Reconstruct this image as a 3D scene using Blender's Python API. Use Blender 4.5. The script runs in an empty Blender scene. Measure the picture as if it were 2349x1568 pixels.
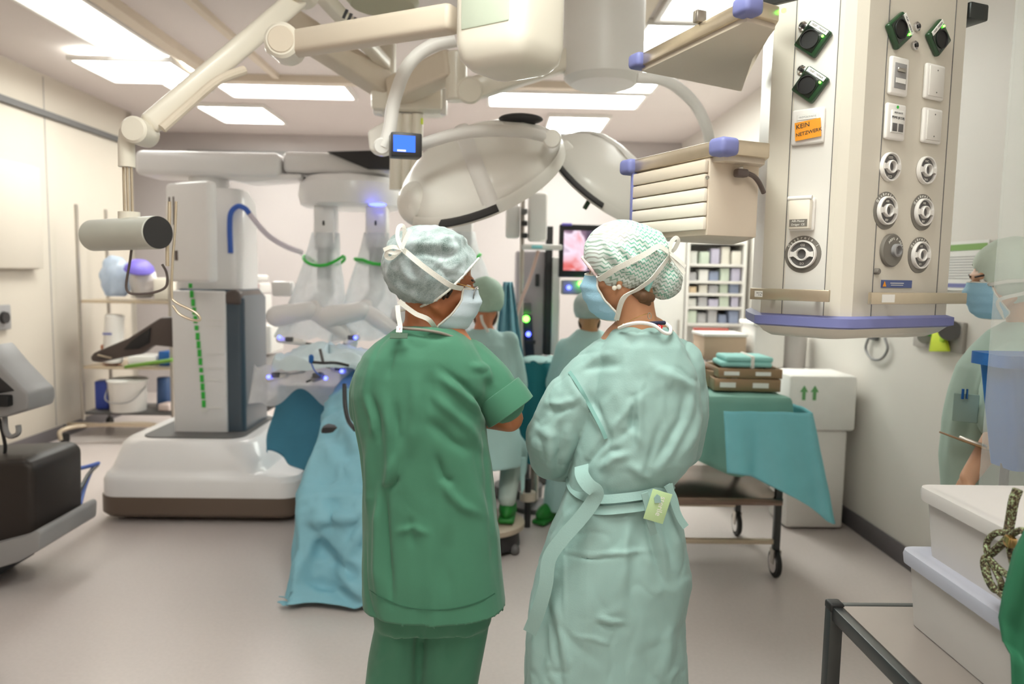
import bpy, bmesh, math, random
from mathutils import Vector as V, Matrix, Euler, noise
from math import sin, cos, pi, radians as R, sqrt, atan2, exp
random.seed(7)
SC = bpy.context.scene
COL = SC.collection

# ------------------------------------------------------------------ camera
FPX, CX, CY, EYE = 1700.0, 1174.5, 784.0, 1.55
yaw, pitch, roll = R(1.19), R(5.22), R(1.0)
fwd = V((sin(yaw)*cos(pitch), cos(yaw)*cos(pitch), -sin(pitch)))
rt0 = V((cos(yaw), -sin(yaw), 0)); up0 = rt0.cross(fwd)
RT = rt0*cos(roll) + up0*sin(roll); UP = up0*cos(roll) - rt0*sin(roll)
CAM = V((0, 0, EYE))
cd = bpy.data.cameras.new('camera'); cam = bpy.data.objects.new('camera', cd); COL.objects.link(cam)
m = Matrix((RT, UP, -fwd)).transposed().to_4x4(); m.translation = CAM
cam.matrix_world = m
cd.sensor_width = 36; cd.lens = 36*FPX/2349.0; cd.clip_start = .05; cd.clip_end = 60
cd.dof.use_dof = True; cd.dof.focus_distance = 1.85; cd.dof.aperture_fstop = 2.6
SC.camera = cam
def ray(px, py): return fwd + RT*((px-CX)/FPX) - UP*((py-CY)/FPX)
def at(px, py, Y):
    d = ray(px, py); return CAM + d*(Y/d.y)
def atz(px, py, z):
    d = ray(px, py); return CAM + d*((z-EYE)/d.z)
def atx(px, py, x):
    d = ray(px, py); return CAM + d*(x/d.x)
def proj(p):
    q = p-CAM; w = q.dot(fwd); return CX + FPX*q.dot(RT)/w, CY - FPX*q.dot(UP)/w
def S(px, Y): return px*Y/FPX      # length of px pixels at depth Y

# ------------------------------------------------------------------ materials
def lin(c):
    f = lambda v: v/12.92 if v <= .04045 else ((v+.055)/1.055)**2.4
    return tuple(f(v/255.0) for v in c)+(1.0,)
class NT:
    def __init__(s, name):
        s.m = bpy.data.materials.new(name); s.m.use_nodes = True; s.t = s.m.node_tree; s.n = s.t.nodes; s.n.clear()
        s.out = s.n.new('ShaderNodeOutputMaterial')
    def new(s, typ, **kw):
        n = s.n.new('ShaderNode'+typ)
        for k, v in kw.items():
            if k in n.inputs: n.inputs[k].default_value = v
            else: setattr(n, k, v)
        return n
    def ln(s, a, b): s.t.links.new(a, b)
    def math(s, op, a, b=None):
        n = s.n.new('ShaderNodeMath'); n.operation = op
        for i, v in enumerate((a, b)):
            if v is None: continue
            if isinstance(v, (int, float)): n.inputs[i].default_value = v
            else: s.ln(v, n.inputs[i])
        return n.outputs[0]
    def mix(s, f, a, b):
        n = s.n.new('ShaderNodeMix'); n.data_type = 'RGBA'
        for i, v in ((0, f), (6, a), (7, b)):
            if hasattr(v, 'is_linked'): s.ln(v, n.inputs[i])
            else: n.inputs[i].default_value = v
        return n.outputs[2]
def mat(name, c, rough=.5, metal=0, var=.06, vs=8, bump=0, bs=120, coat=0, sheen=0, spec=.5, sss=0):
    t = NT(name); b = t.new('BsdfPrincipled'); b.inputs['Roughness'].default_value = rough; b.inputs['Metallic'].default_value = metal
    b.inputs['Specular IOR Level'].default_value = spec
    if coat: b.inputs['Coat Weight'].default_value = coat
    if sheen: b.inputs['Sheen Weight'].default_value = sheen
    if sss: b.inputs['Subsurface Weight'].default_value = sss; b.inputs['Subsurface Radius'].default_value = (.012, .004, .002)
    tc = t.new('TexCoord')
    nz = t.new('TexNoise', Scale=vs, Detail=4.0); t.ln(tc.outputs['Object'], nz.inputs['Vector'])
    l = lin(c); lo = tuple(v*(1-var) for v in l[:3])+(1,); hi = tuple(min(1, v*(1+var)) for v in l[:3])+(1,)
    t.ln(t.mix(nz.outputs['Fac'], lo, hi), b.inputs['Base Color'])
    if bump:
        n2 = t.new('TexNoise', Scale=bs, Detail=3.0); t.ln(tc.outputs['Object'], n2.inputs['Vector'])
        bp = t.new('Bump', Strength=bump, Distance=.004); t.ln(n2.outputs['Fac'], bp.inputs['Height']); t.ln(bp.outputs[0], b.inputs['Normal'])
    t.ln(b.outputs[0], t.out.inputs[0]); return t.m
def emit(name, c, s):
    t = NT(name); e = t.new('Emission', Color=lin(c), Strength=s); t.ln(e.outputs[0], t.out.inputs[0]); return t.m
def sheer(name, c, clear=.5, rough=.35, gloss=.12):
    """thin plastic film: partly see-through, partly white, with a sheen"""
    t = NT(name); tr = t.new('BsdfTransparent'); tc = t.new('TexCoord')
    nz = t.new('TexNoise', Scale=7.0, Detail=5.0); t.ln(tc.outputs['Object'], nz.inputs['Vector'])
    d = t.new('BsdfDiffuse', Color=lin(c)); tl = t.new('BsdfTranslucent', Color=lin(c)); g = t.new('BsdfGlossy', Roughness=rough)
    bp = t.new('Bump', Strength=.5, Distance=.02); t.ln(nz.outputs['Fac'], bp.inputs['Height'])
    for q in (d, g): t.ln(bp.outputs[0], q.inputs['Normal'])
    a = t.new('MixShader'); a.inputs[0].default_value = .4; t.ln(d.outputs[0], a.inputs[1]); t.ln(tl.outputs[0], a.inputs[2])
    b = t.new('MixShader'); b.inputs[0].default_value = gloss; t.ln(a.outputs[0], b.inputs[1]); t.ln(g.outputs[0], b.inputs[2])
    f = t.math('ADD', t.math('MULTIPLY', nz.outputs['Fac'], .5), clear-.25)
    x = t.new('MixShader'); t.ln(f, x.inputs[0]); t.ln(b.outputs[0], x.inputs[1]); t.ln(tr.outputs[0], x.inputs[2])
    t.ln(x.outputs[0], t.out.inputs[0]); return t.m

W = {}
W['white'] = mat('white_plastic', (236, 232, 228), .38, var=.03)
W['robot'] = mat('robot_white', (240, 237, 236), .3, var=.02, coat=.2)
W['cream'] = mat('cream_enamel', (234, 226, 212), .35, var=.03, coat=.15)
W['beige'] = mat('beige_panel', (220, 206, 188), .45, var=.04)
W['column'] = mat('column_enamel', (216, 209, 196), .35, var=.02, coat=.1)
W['colpanel'] = mat('column_panel', (222, 218, 212), .4, var=.02)
W['wall'] = mat('wall_panel', (200, 191, 178), .55, var=.03, vs=2)
W['wallback'] = mat('wall_back_grey', (196, 188, 187), .6, var=.03, vs=2)
W['wallr'] = mat('wall_right_white', (226, 221, 214), .5, var=.03, vs=2)
W['ceil'] = mat('ceiling_paint', (222, 213, 210), .7, var=.03, vs=2)
W['floor'] = mat('floor_vinyl', (204, 193, 189), .33, var=.07, vs=60, bump=.03, bs=400)
W['base'] = mat('baseboard_grey', (100, 95, 98), .5)
W['dark'] = mat('dark_plastic', (44, 42, 43), .45)
W['black'] = mat('black_rubber', (22, 21, 22), .55)
W['brown'] = mat('taupe_skirt', (104, 88, 76), .45, bump=.05)
W['taupe'] = mat('taupe_grip', (92, 80, 76), .45)
W['grey'] = mat('grey_plastic', (150, 148, 148), .45)
W['greyd'] = mat('grey_dark', (98, 96, 96), .5)
W['steel'] = mat('brushed_steel', (190, 184, 176), .3, 1.0, var=.08, vs=30)
W['steelw'] = mat('warm_steel', (214, 200, 178), .32, .9, var=.05, vs=40)
W['steeld'] = mat('dark_steel', (78, 80, 80), .35, .8)
W['chrome'] = mat('chrome', (215, 215, 215), .12, 1.0)
W['lav'] = mat('lavender_blue', (118, 122, 176), .5)
W['navy'] = mat('blue_bumper', (84, 98, 150), .45)
W['green'] = mat('socket_green', (30, 66, 38), .3, coat=.3)
W['greenled'] = emit('green_led', (90, 255, 60), 6)
W['blueled'] = emit('blue_led', (70, 80, 255), 5)
W['lime'] = mat('lime_drawer', (132, 196, 30), .45)
W['tape'] = mat('green_tape', (60, 190, 70), .5)
W['tube'] = mat('blue_hose', (60, 100, 190), .4)
W['tubew'] = mat('pale_hose', (226, 216, 226), .4)
W['cyan'] = mat('cyan_drape', (132, 184, 200), .65, var=.08, bump=.15, bs=60)
W['teal'] = mat('blue_drape', (64, 132, 160), .65, var=.12, bump=.15, bs=60)
W['tealg'] = mat('dark_teal_drape', (28, 120, 130), .65, var=.12, bump=.15, bs=60)
W['cloth'] = mat('green_cloth', (124, 172, 158), .75, var=.08, bump=.2, bs=80)
W['towel'] = mat('folded_towel', (150, 208, 202), .8, var=.06, bump=.3, bs=200)
W['scrub'] = mat('scrub_green', (62, 118, 92), .82, var=.05, vs=14, bump=.12, bs=900, sheen=.15)
W['gown'] = mat('gown_teal', (148, 180, 175), .68, var=.04, vs=6, bump=.1, bs=260, sheen=.1)
W['gownb'] = mat('gown_blue_green', (176, 212, 210), .7, var=.06, vs=6)
W['skin'] = mat('skin_tan', (196, 142, 106), .5, var=.06, vs=30, sss=.1)
W['skind'] = mat('skin_brown', (176, 112, 74), .5, var=.06, vs=30, sss=.1)
W['hair'] = mat('dark_hair', (52, 40, 32), .5, var=.3, vs=90)
W['mask'] = mat('mask_blue', (160, 204, 228), .7, var=.04, bump=.2, bs=300)
W['maskw'] = mat('mask_pale', (206, 220, 230), .7, var=.03, bump=.2, bs=300)
W['strap'] = mat('strap_white', (232, 230, 222), .8, var=.04, bump=.3, bs=500)
W['clog'] = mat('green_clog', (30, 120, 40), .5)
W['red'] = mat('red_box', (200, 40, 45), .4)
W['orange'] = mat('orange_label', (245, 160, 40), .6)
W['ink'] = mat('ink', (52, 52, 54), .6)
W['inkl'] = mat('pale_ink', (236, 234, 228), .6)
W['ringg'] = mat('ring_grey', (120, 115, 108), .45)
W['paper'] = mat('paper', (238, 236, 232), .7)
W['blue'] = mat('blue_plastic', (22, 96, 170), .35)
W['purple'] = mat('purple_cap', (110, 96, 190), .5)
W['pearl'] = mat('pearl', (244, 238, 226), .12, coat=.6)
W['gold'] = mat('gold', (220, 180, 120), .2, 1.0)
W['tag'] = mat('tag_green', (186, 214, 160), .55, var=.02)
W['navyc'] = mat('navy_cloth', (30, 34, 62), .8)
W['yell'] = mat('fluorescent_yellow', (214, 232, 60), .6)
W['wood'] = mat('clipboard_brown', (150, 112, 70), .5)
W['clear'] = sheer('clear_drape', (240, 243, 246), .42)
W['milky'] = sheer('milky_film', (244, 244, 246), .3)
W['bag'] = sheer('blue_bag', (196, 212, 232), .25)
W['storage'] = mat('storage_box', (192, 186, 183), .4, var=.03, spec=.4)
W['lid'] = mat('lid_blue_grey', (168, 168, 180), .35, var=.03)
W['dome'] = mat('lamp_dome_white', (244, 240, 233), .35, var=.02, coat=.2)
def _lens():
    t = NT('spectacle_lens'); g = t.new('BsdfGlass', Roughness=.0, IOR=1.02, Color=(.95, .95, .98, 1)); t.ln(g.outputs[0], t.out.inputs[0]); return t.m
W['lens'] = _lens()
LAMP = emit('lamp_diffuser', (255, 250, 244), 10.0)
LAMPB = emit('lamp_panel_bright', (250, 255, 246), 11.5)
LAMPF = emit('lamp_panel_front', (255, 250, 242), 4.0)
LAMPS = emit('lamp_diffuser_dim', (246, 246, 240), 1.8)

# ------------------------------------------------------------------ mesh builder
def basis(z, x=None):
    z = V(z).normalized(); x = V(x) if x is not None else (V((0, 0, 1)) if abs(z.z) < .9 else V((1, 0, 0)))
    x = (x - z*x.dot(z)).normalized(); return Matrix((x, z.cross(x), z)).transposed()
def rotz(a): return Matrix.Rotation(R(a), 3, 'Z')
def crom(pts, n=8, closed=False):
    pts = [V(p) for p in pts]; N = len(pts); out = []
    rng = range(N if closed else N-1)
    for i in rng:
        p1, p2 = pts[i], pts[(i+1) % N]
        p0 = pts[i-1] if (closed or i > 0) else p1*2-p2
        p3 = pts[(i+2) % N] if (closed or i+2 < N) else p2*2-p1
        for k in range(n):
            t = k/n; out.append(.5*((2*p1)+(p2-p0)*t+(2*p0-5*p1+4*p2-p3)*t*t+(3*p1-p0-3*p2+p3)*t**3))
    if not closed: out.append(pts[-1])
    return out
class MB:
    def __init__(s): s.bm = bmesh.new()
    def _merge(s, t):
        me = bpy.data.meshes.new('tmp'); t.to_mesh(me); t.free(); s.bm.from_mesh(me); bpy.data.meshes.remove(me); return s
    def box(s, c, size, rot=None, bev=0, seg=2):
        t = bmesh.new(); bmesh.ops.create_cube(t, size=1)
        for v in t.verts: v.co = V((v.co.x*size[0], v.co.y*size[1], v.co.z*size[2]))
        if bev: bmesh.ops.bevel(t, geom=list(t.edges), offset=min(bev, min(size)*.48), segments=seg, profile=.5, affect='EDGES')
        rot = rot if rot is not None else Matrix.Identity(3); c = V(c)
        for v in t.verts: v.co = rot @ v.co + c
        return s._merge(t)
    def loft(s, rings, cap=True, closed=False):
        vs = [[s.bm.verts.new(p) for p in r] for r in rings]; n = len(vs[0])
        for a, b in zip(vs, vs[1:]+([vs[0]] if closed else [])):
            for i in range(n):
                j = (i+1) % n; s.bm.faces.new((a[i], a[j], b[j], b[i]))
        if cap and not closed:
            s.bm.faces.new(list(reversed(vs[0]))); s.bm.faces.new(vs[-1])
        return s
    def cyl(s, a, b, r1, r2=None, n=24, bev=0):
        a, b = V(a), V(b); r2 = r1 if r2 is None else r2; M = basis(b-a); L = (b-a).length
        prof = [(r1, 0), (r2, L)] if not bev else [(r1-bev, 0), (r1, bev), (r2, L-bev), (r2-bev, L)]
        return s.loft([[a + M @ V((r*cos(2*pi*i/n), r*sin(2*pi*i/n), h)) for i in range(n)] for r, h in prof])
    def lathe(s, prof, o, axis=(0, 0, 1), n=32, cap=True):
        M = basis(axis); o = V(o)
        return s.loft([[o + M @ V((max(r, 1e-4)*cos(2*pi*i/n), max(r, 1e-4)*sin(2*pi*i/n), h)) for i in range(n)] for r, h in prof], cap)
    def tube(s, path, r, n=10, closed=False, flat=1.0, ref=None):
        path = [V(p) for p in path]; N = len(path); rings = []; prev = V(ref) if ref is not None else None
        for i, p in enumerate(path):
            if closed: d = path[(i+1) % N]-path[i-1]
            else: d = path[min(i+1, N-1)]-path[max(i-1, 0)]
            M = basis(d, prev); prev = M.col[0].copy()
            if ref is not None: M = basis(d, V(ref)); 
            rr = r[i] if isinstance(r, (list, tuple)) else r
            rings.append([p + M @ V((rr*flat*cos(2*pi*k/n), rr*sin(2*pi*k/n), 0)) for k in range(n)])
        return s.loft(rings, True, closed)
    def ball(s, c, rad, rot=None, n=24, m=14):
        if isinstance(rad, (int, float)): rad = (rad,)*3
        rot = rot if rot is not None else Matrix.Identity(3); c = V(c); rings = []
        for i in range(m+1):
            a = -pi/2 + pi*i/m; cr = max(cos(a), 1e-3)
            rings.append([c + rot @ V((rad[0]*cr*cos(2*pi*k/n), rad[1]*cr*sin(2*pi*k/n), rad[2]*sin(a))) for k in range(n)])
        return s.loft(rings)
    def caps(s, a, b, ra, rb=None, n=16):
        a, b = V(a), V(b); rb = ra if rb is None else rb; d = b-a; L = max(d.length, 1e-5); M = basis(d if d.length > 1e-5 else (0, 0, 1)); rings = []
        for i in range(5):
            t = -pi/2 + (pi/2)*(i/4.0)*.999+.001; rings.append((ra*cos(t), ra*sin(t)))
        for i in range(5):
            t = (pi/2)*(i/4.0)*.999; rings.append((rb*cos(t), L+rb*sin(t)))
        return s.loft([[a + M @ V((max(r, 1e-4)*cos(2*pi*k/n), max(r, 1e-4)*sin(2*pi*k/n), h)) for k in range(n)] for r, h in rings])
    def chain(s, pts, rs, n=16):
        for i in range(len(pts)-1): s.caps(pts[i], pts[i+1], rs[i], rs[i+1], n)
        return s
    def prism(s, pts, vec, bev=0, seg=2):
        t = bmesh.new(); vec = V(vec)
        a = [t.verts.new(V(p)) for p in pts]; b = [t.verts.new(V(p)+vec) for p in pts]; n = len(a)
        t.faces.new(a); t.faces.new(list(reversed(b)))
        for i in range(n):
            j = (i+1) % n; t.faces.new((a[j], a[i], b[i], b[j]))
        bmesh.ops.recalc_face_normals(t, faces=list(t.faces))
        if bev: bmesh.ops.bevel(t, geom=list(t.edges), offset=bev, segments=seg, profile=.5, affect='EDGES')
        return s._merge(t)
    def grid(s, fn, nu, nv):
        vs = [[s.bm.verts.new(fn(i/nu, j/nv)) for i in range(nu+1)] for j in range(nv+1)]
        for j in range(nv):
            for i in range(nu): s.bm.faces.new((vs[j][i], vs[j][i+1], vs[j+1][i+1], vs[j+1][i]))
        return s
    def text(s, body, o, xdir, ydir, size, align='CENTER', depth=.0006, bold=0):
        cu = bpy.data.curves.new('t', 'FONT'); cu.body = body; cu.size = size; cu.align_x = align; cu.align_y = 'CENTER'; cu.extrude = depth; cu.resolution_u = 3; cu.offset = bold
        ob = bpy.data.objects.new('t', cu); COL.objects.link(ob); dg = bpy.context.evaluated_depsgraph_get(); dg.update()
        me = bpy.data.meshes.new_from_object(ob.evaluated_get(dg)); x = V(xdir).normalized(); y = V(ydir).normalized(); M = Matrix((x, y, x.cross(y))).transposed(); o = V(o)
        for v in me.vertices: v.co = M @ v.co + o
        s.bm.from_mesh(me); bpy.data.meshes.remove(me); bpy.data.objects.remove(ob); bpy.data.curves.remove(cu); return s
    def arc(s, body, o, xd, yd, r, size, mid=90, step=None, flip=False):
        """letters set round a circle"""
        x, y = V(xd).normalized(), V(yd).normalized(); st = step if step else size*.62/r*180/pi; n = len(body)
        for i, ch in enumerate(body):
            if ch == ' ': continue
            a = R(mid - (i-(n-1)/2)*st) if not flip else R(mid + (i-(n-1)/2)*st)
            rad = x*cos(a)+y*sin(a); tan = x*sin(a)-y*cos(a)
            if flip: s.text(ch, V(o)+rad*r, -tan, -rad, size)
            else: s.text(ch, V(o)+rad*r, tan, rad, size)
        return s
    def build(s, name, m, parent=None, smooth=35, solid=0, sub=0, fixn=True, uvfn=None):
        if fixn: bmesh.ops.recalc_face_normals(s.bm, faces=list(s.bm.faces))
        me = bpy.data.meshes.new(name); s.bm.to_mesh(me); s.bm.free()
        return link(name, me, m, parent, smooth, solid, sub)
def link(name, me, m, parent=None, smooth=35, solid=0, sub=0):
    o = bpy.data.objects.new(name, me); COL.objects.link(o)
    if m is not None: me.materials.append(m)
    if smooth:
        me.polygons.foreach_set('use_smooth', [True]*len(me.polygons))
        if smooth < 180: me.set_sharp_from_angle(angle=R(smooth))
    if solid:
        md = o.modifiers.new('thickness', 'SOLIDIFY'); md.thickness = solid; md.offset = 0
    if sub:
        md = o.modifiers.new('smooth', 'SUBSURF'); md.levels = sub; md.render_levels = sub
    if parent is not None: attach(o, parent)
    return o
def wm(o):
    M = o.matrix_basis.copy()
    if o.parent is not None: M = wm(o.parent) @ o.matrix_parent_inverse @ M
    return M
def attach(o, p):
    o.parent = p; o.matrix_parent_inverse = wm(p).inverted(); return o
def thing(name, label, cat, loc=(0, 0, 0), group=None):
    o = bpy.data.objects.new(name, None); COL.objects.link(o); o.location = loc; o.empty_display_size = .1
    return tag(o, label, cat, group)
def tag(o, label, cat, group=None, kind=None):
    o['label'] = label; o['category'] = cat
    if group: o['group'] = group
    if kind: o['kind'] = kind
    return o
def struct(o): o['kind'] = 'structure'; return o
def dup(root, delta, label=None, rz=0):
    r = root.copy(); COL.objects.link(r); r.location = V(root.location)+V(delta)
    if rz: r.rotation_euler = (0, 0, R(rz))
    if label: r['label'] = label
    def rec(a, b):
        for ch in list(a.children):
            c = ch.copy(); COL.objects.link(c); c.parent = b; c.matrix_parent_inverse = ch.matrix_parent_inverse.copy(); rec(ch, c)
    rec(root, r); return r
def fuse(mb, voxel=.008, smooth=4, fac=.5):
    """one continuous skin round overlapping volumes"""
    bmesh.ops.recalc_face_normals(mb.bm, faces=list(mb.bm.faces))
    me = bpy.data.meshes.new('f'); mb.bm.to_mesh(me); mb.bm.free(); o = bpy.data.objects.new('f', me); COL.objects.link(o)
    r = o.modifiers.new('r', 'REMESH'); r.mode = 'VOXEL'; r.voxel_size = voxel
    if smooth: q = o.modifiers.new('s', 'SMOOTH'); q.iterations = smooth; q.factor = fac
    dg = bpy.context.evaluated_depsgraph_get(); dg.update(); out = bpy.data.meshes.new_from_object(o.evaluated_get(dg))
    bpy.data.objects.remove(o); bpy.data.meshes.remove(me); return out
def cut(me, pred):
    bm = bmesh.new(); bm.from_mesh(me); kill = [f for f in bm.faces if pred(f.calc_center_median(), f.normal)]
    bmesh.ops.delete(bm, geom=kill, context='FACES'); bm.to_mesh(me); bm.free(); return me
def displace(me, fn):
    nn = [v.normal.copy() for v in me.vertices]
    for v, n in zip(me.vertices, nn): v.co = v.co + n*fn(v.co, n)
    me.update(); return me
def segd(px, py, ax, ay, bx, by):
    dx, dy = bx-ax, by-ay; L = dx*dx+dy*dy; t = 0 if L == 0 else ((px-ax)*dx+(py-ay)*dy)/L; tc = max(0, min(1, t))
    return sqrt((px-ax-dx*tc)**2+(py-ay-dy*tc)**2), tc
def folds(strokes, front=True):
    """creases: (amp mm, width px, [(x, y), ...]); ridge > 0, valley < 0"""
    pre = []
    for amp, w, pts in strokes:
        xs = [p[0] for p in pts]; ys = [p[1] for p in pts]; pre.append((amp*.001, w, pts, min(xs)-3*w, max(xs)+3*w, min(ys)-3*w, max(ys)+3*w, max(1, len(pts)-1)))
    def fn(co, n):
        if n.dot(co-CAM) > 0: return 0
        x, y = proj(co); s = 0
        for amp, w, pts, x0, x1, y0, y1, L in pre:
            if not (x0 < x < x1 and y0 < y < y1): continue
            best = 1e9; bt = 0
            for i in range(len(pts)-1):
                d, t = segd(x, y, *pts[i], *pts[i+1])
                if d < best: best = d; bt = (i+t)/L
            s += amp*exp(-(best/w)**2)*min(1, 3.2*min(bt, 1-bt)+.12)
        return s
    return fn
def crumple(sc, amp, seed=0, stretch=(1, 1, 1), sharp=5.0):
    """crisp creases where two noise fields cross zero"""
    def fn(co, n):
        p = V((co.x*sc*stretch[0]+seed, co.y*sc*stretch[1], co.z*sc*stretch[2])); a = noise.noise(p); b = noise.noise(p*1.7+V((7, seed, 3)))
        return amp*(max(0, 1-abs(a)*sharp)*(.5+b)-.8*max(0, 1-abs(b)*sharp)*(.5-a))
    return fn
def wrinkle(sc, amp, stretch=(1, 1, 1), seed=0):
    def fn(co, n): return amp*(noise.noise(V((co.x*sc*stretch[0]+seed, co.y*sc*stretch[1], co.z*sc*stretch[2])))+.5*noise.noise(V((co.x*sc*2.1*stretch[0], co.y*sc*2.1*stretch[1]+seed, co.z*sc*2.1*stretch[2]))))
    return fn
# ================================================================== ROOM
XL, XR, YB, YF, ZC = -3.95, 2.25, 9.3, -1.6, 3.2
struct(MB().box(((XL+XR)/2-.5, (YB+YF)/2, -.05), (XR-XL+1.6, YB-YF+.4, .1)).build('floor', W['floor']))
struct(MB().box(((XL+XR)/2-.5, (YB+YF)/2, ZC+.06), (XR-XL+1.6, YB-YF+.4, .12)).build('ceiling', W['ceil']))
struct(MB().box(((XL+XR)/2-.5, YB+.06, ZC/2), (XR-XL+1.6, .12, ZC)).build('wall_back', W['wallback']))
struct(MB().box((XR+.06, (YB+YF)/2, ZC/2), (.12, YB-YF, ZC)).build('wall_right', W['wallr']))
wl = MB().box((XL-.06, (8.2+YF)/2, ZC/2), (.12, 8.2-YF, ZC)).box((XL-.45, 8.14, ZC/2), (.9, .12, ZC)).box((XL-.9, (8.2+YB)/2, ZC/2), (.12, YB-8.2, ZC))
struct(wl.build('wall_left', W['wall']))
struct(MB().box(((XL+XR)/2-.5, YF-.06, ZC/2), (XR-XL+1.6, .12, ZC)).build('wall_front', W['wallr']))
for nm, c, s in (('baseboard_left', (XL+.008, (8.2+YF)/2, .055), (.016, 8.2-YF, .11)), ('baseboard_right', (XR-.008, (YB+YF)/2, .055), (.016, YB-YF, .11)),
                 ('baseboard_back', (-.5, YB-.008, .055), (5.4, .016, .11))):
    struct(MB().box(c, s, bev=.004).build(nm, W['base']))
# panel joints of the clad left wall
for i, y in enumerate((2.0, 3.55, 5.1, 6.65)):
    struct(MB().box((XL+.002, y, 1.65), (.004, .008, 3.05)).build('trim_%d' % (i+1), W['grey'], smooth=0))
struct(MB().box((XL+.02, 3.3, 2.86), (.04, 9.7, .05)).build('trim_5', W['greyd'], smooth=0))
struct(MB().box((-.8, YB-.02, 2.96), (6, .04, .06)).build('trim_6', W['grey'], smooth=0))  # grey strip standing in for the shadowed gap under the ceiling
# lowered laminar-flow field in the ceiling: a frame of four beige strips
fx0, fx1, fy0, fy1 = -2.42, .86, 2.2, 6.55
for i, (c, s) in enumerate((((fx0, (fy0+fy1)/2, ZC-.03), (.1, fy1-fy0, .06)), ((fx1, (fy0+fy1)/2, ZC-.03), (.1, fy1-fy0, .06)), (((fx0+fx1)/2, fy1, ZC-.03), (fx1-fx0, .1, .06)), (((fx0+fx1)/2, fy0, ZC-.03), (fx1-fx0, .1, .06)), ((-1.9, 5.0, ZC-.02), (.05, 3, .04)))):
    struct(MB().box(c, s).build('trim_%d' % (7+i), W['beige'], smooth=0))

# ------------------------------------------------------------------ ceiling lights
def lamp(name, label, x0, x1, y0, y1, m=LAMP, group=None, drop=0.0):
    t = thing(name, label, 'ceiling light', ((x0+x1)/2, (y0+y1)/2, ZC-drop), group)
    z = ZC-drop; f = .03
    b = MB()
    for c, s in ((((x0+x1)/2, y0-f/2, z-.02), (x1-x0+2*f, f, .04)), (((x0+x1)/2, y1+f/2, z-.02), (x1-x0+2*f, f, .04)), ((x0-f/2, (y0+y1)/2, z-.02), (f, y1-y0, .04)), ((x1+f/2, (y0+y1)/2, z-.02), (f, y1-y0, .04))): b.box(c, s, bev=.004)
    b.build('frame', W['white'], t)
    MB().box(((x0+x1)/2, (y0+y1)/2, z-.012), (x1-x0-.002, y1-y0-.002, .024)).build('diffuser', m, t)
    return t
lamp('ceiling_light', 'long ceiling light strip running along the left wall side above the cylinder arm', -2.97, -2.56, 1.6, 6.05, LAMPS)
lamp('ceiling_light', 'short ceiling light strip ending the left row, behind the beige ceiling arm', -2.97, -2.66, 6.62, 7.0, LAMP)
lamp('ceiling_light', 'wide ceiling light strip between the cylinder arm and the white curved tube', -2.5, -1.38, 6.72, 7.2)
lamp('ceiling_light', 'wide ceiling light strip above the surgical lamp domes', -.1, 1.3, 6.82, 7.33, LAMPB)
lamp('ceiling_light', 'ceiling light strip above the upper equipment tray, running towards the back', .95, 1.37, 4.93, 6.15, LAMPB)
lamp('ceiling_light', 'ceiling light strip cut by the top edge beside the supply column', 1.0, 1.4, 3.3, 4.84, LAMPS)
lamp('light_panel_or_reflection', 'reflected square light, built as a panel crossing the long left light strip', -3.28, -2.54, 5.9, 6.55, LAMPB, 'square ceiling light panels', .045)  # this and the next three: window reflections of lamps, built as glowing panels
lamp('light_panel_or_reflection', 'reflected square light, built as a panel nearest the left part of the back wall', -3.03, -2.39, 7.66, 8.44, LAMPB, 'square ceiling light panels')
lamp('light_panel_or_reflection', 'reflected square light, built as a panel just above the right surgical lamp dome', .52, 1.12, 7.8, 8.62, LAMPB, 'square ceiling light panels')
lamp('light_panel_or_reflection', 'reflected small light, built as a panel touching the end of the wide right light strip', .9, 1.32, 6.3, 6.68, LAMPB, 'square ceiling light panels')

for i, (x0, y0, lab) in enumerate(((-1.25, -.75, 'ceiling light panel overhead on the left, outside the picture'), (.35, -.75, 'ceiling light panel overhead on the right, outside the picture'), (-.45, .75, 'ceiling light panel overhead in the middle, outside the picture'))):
    lamp('light_panel_or_reflection', lab, x0, x0+.9, y0, y0+.9, LAMPF if y0 < 0 else LAMPB, 'square ceiling light panels')

# ------------------------------------------------------------------ left wall fittings
cb = thing('wall_cabinet', 'pale wall cabinet with bar handles on the left wall', 'cabinet', (XL, 5.6, 1.5))
MB().box((XL+.03, 5.4, 1.95), (.06, 2.0, .86), bev=.006).build('body', W['wall'], cb)
for y in (4.95, 5.95):
    d = MB().box((XL+.068, y, 1.95), (.016, .97, .84), bev=.004).build('door', W['wall'], cb)
    yy = y+.4 if y < 5.3 else y-.4
    MB().tube(crom([(XL+.076, yy, 1.66), (XL+.11, yy, 1.66), (XL+.11, yy, 1.84), (XL+.076, yy, 1.84)], 5), .006).build('handle', W['steel'], d)
sk = thing('wall_socket', 'grey square socket box low on the left wall', 'socket', (XL, 6.0, 1.1))
c = atx(2, 728, XL+.02)
MB().box(c, (.04, .2, .2), bev=.012).build('cover', W['grey'], sk)
MB().cyl(c+V((.02, 0, 0)), c+V((.045, 0, 0)), .05, .045).build('plug', W['dark'], sk)

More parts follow.
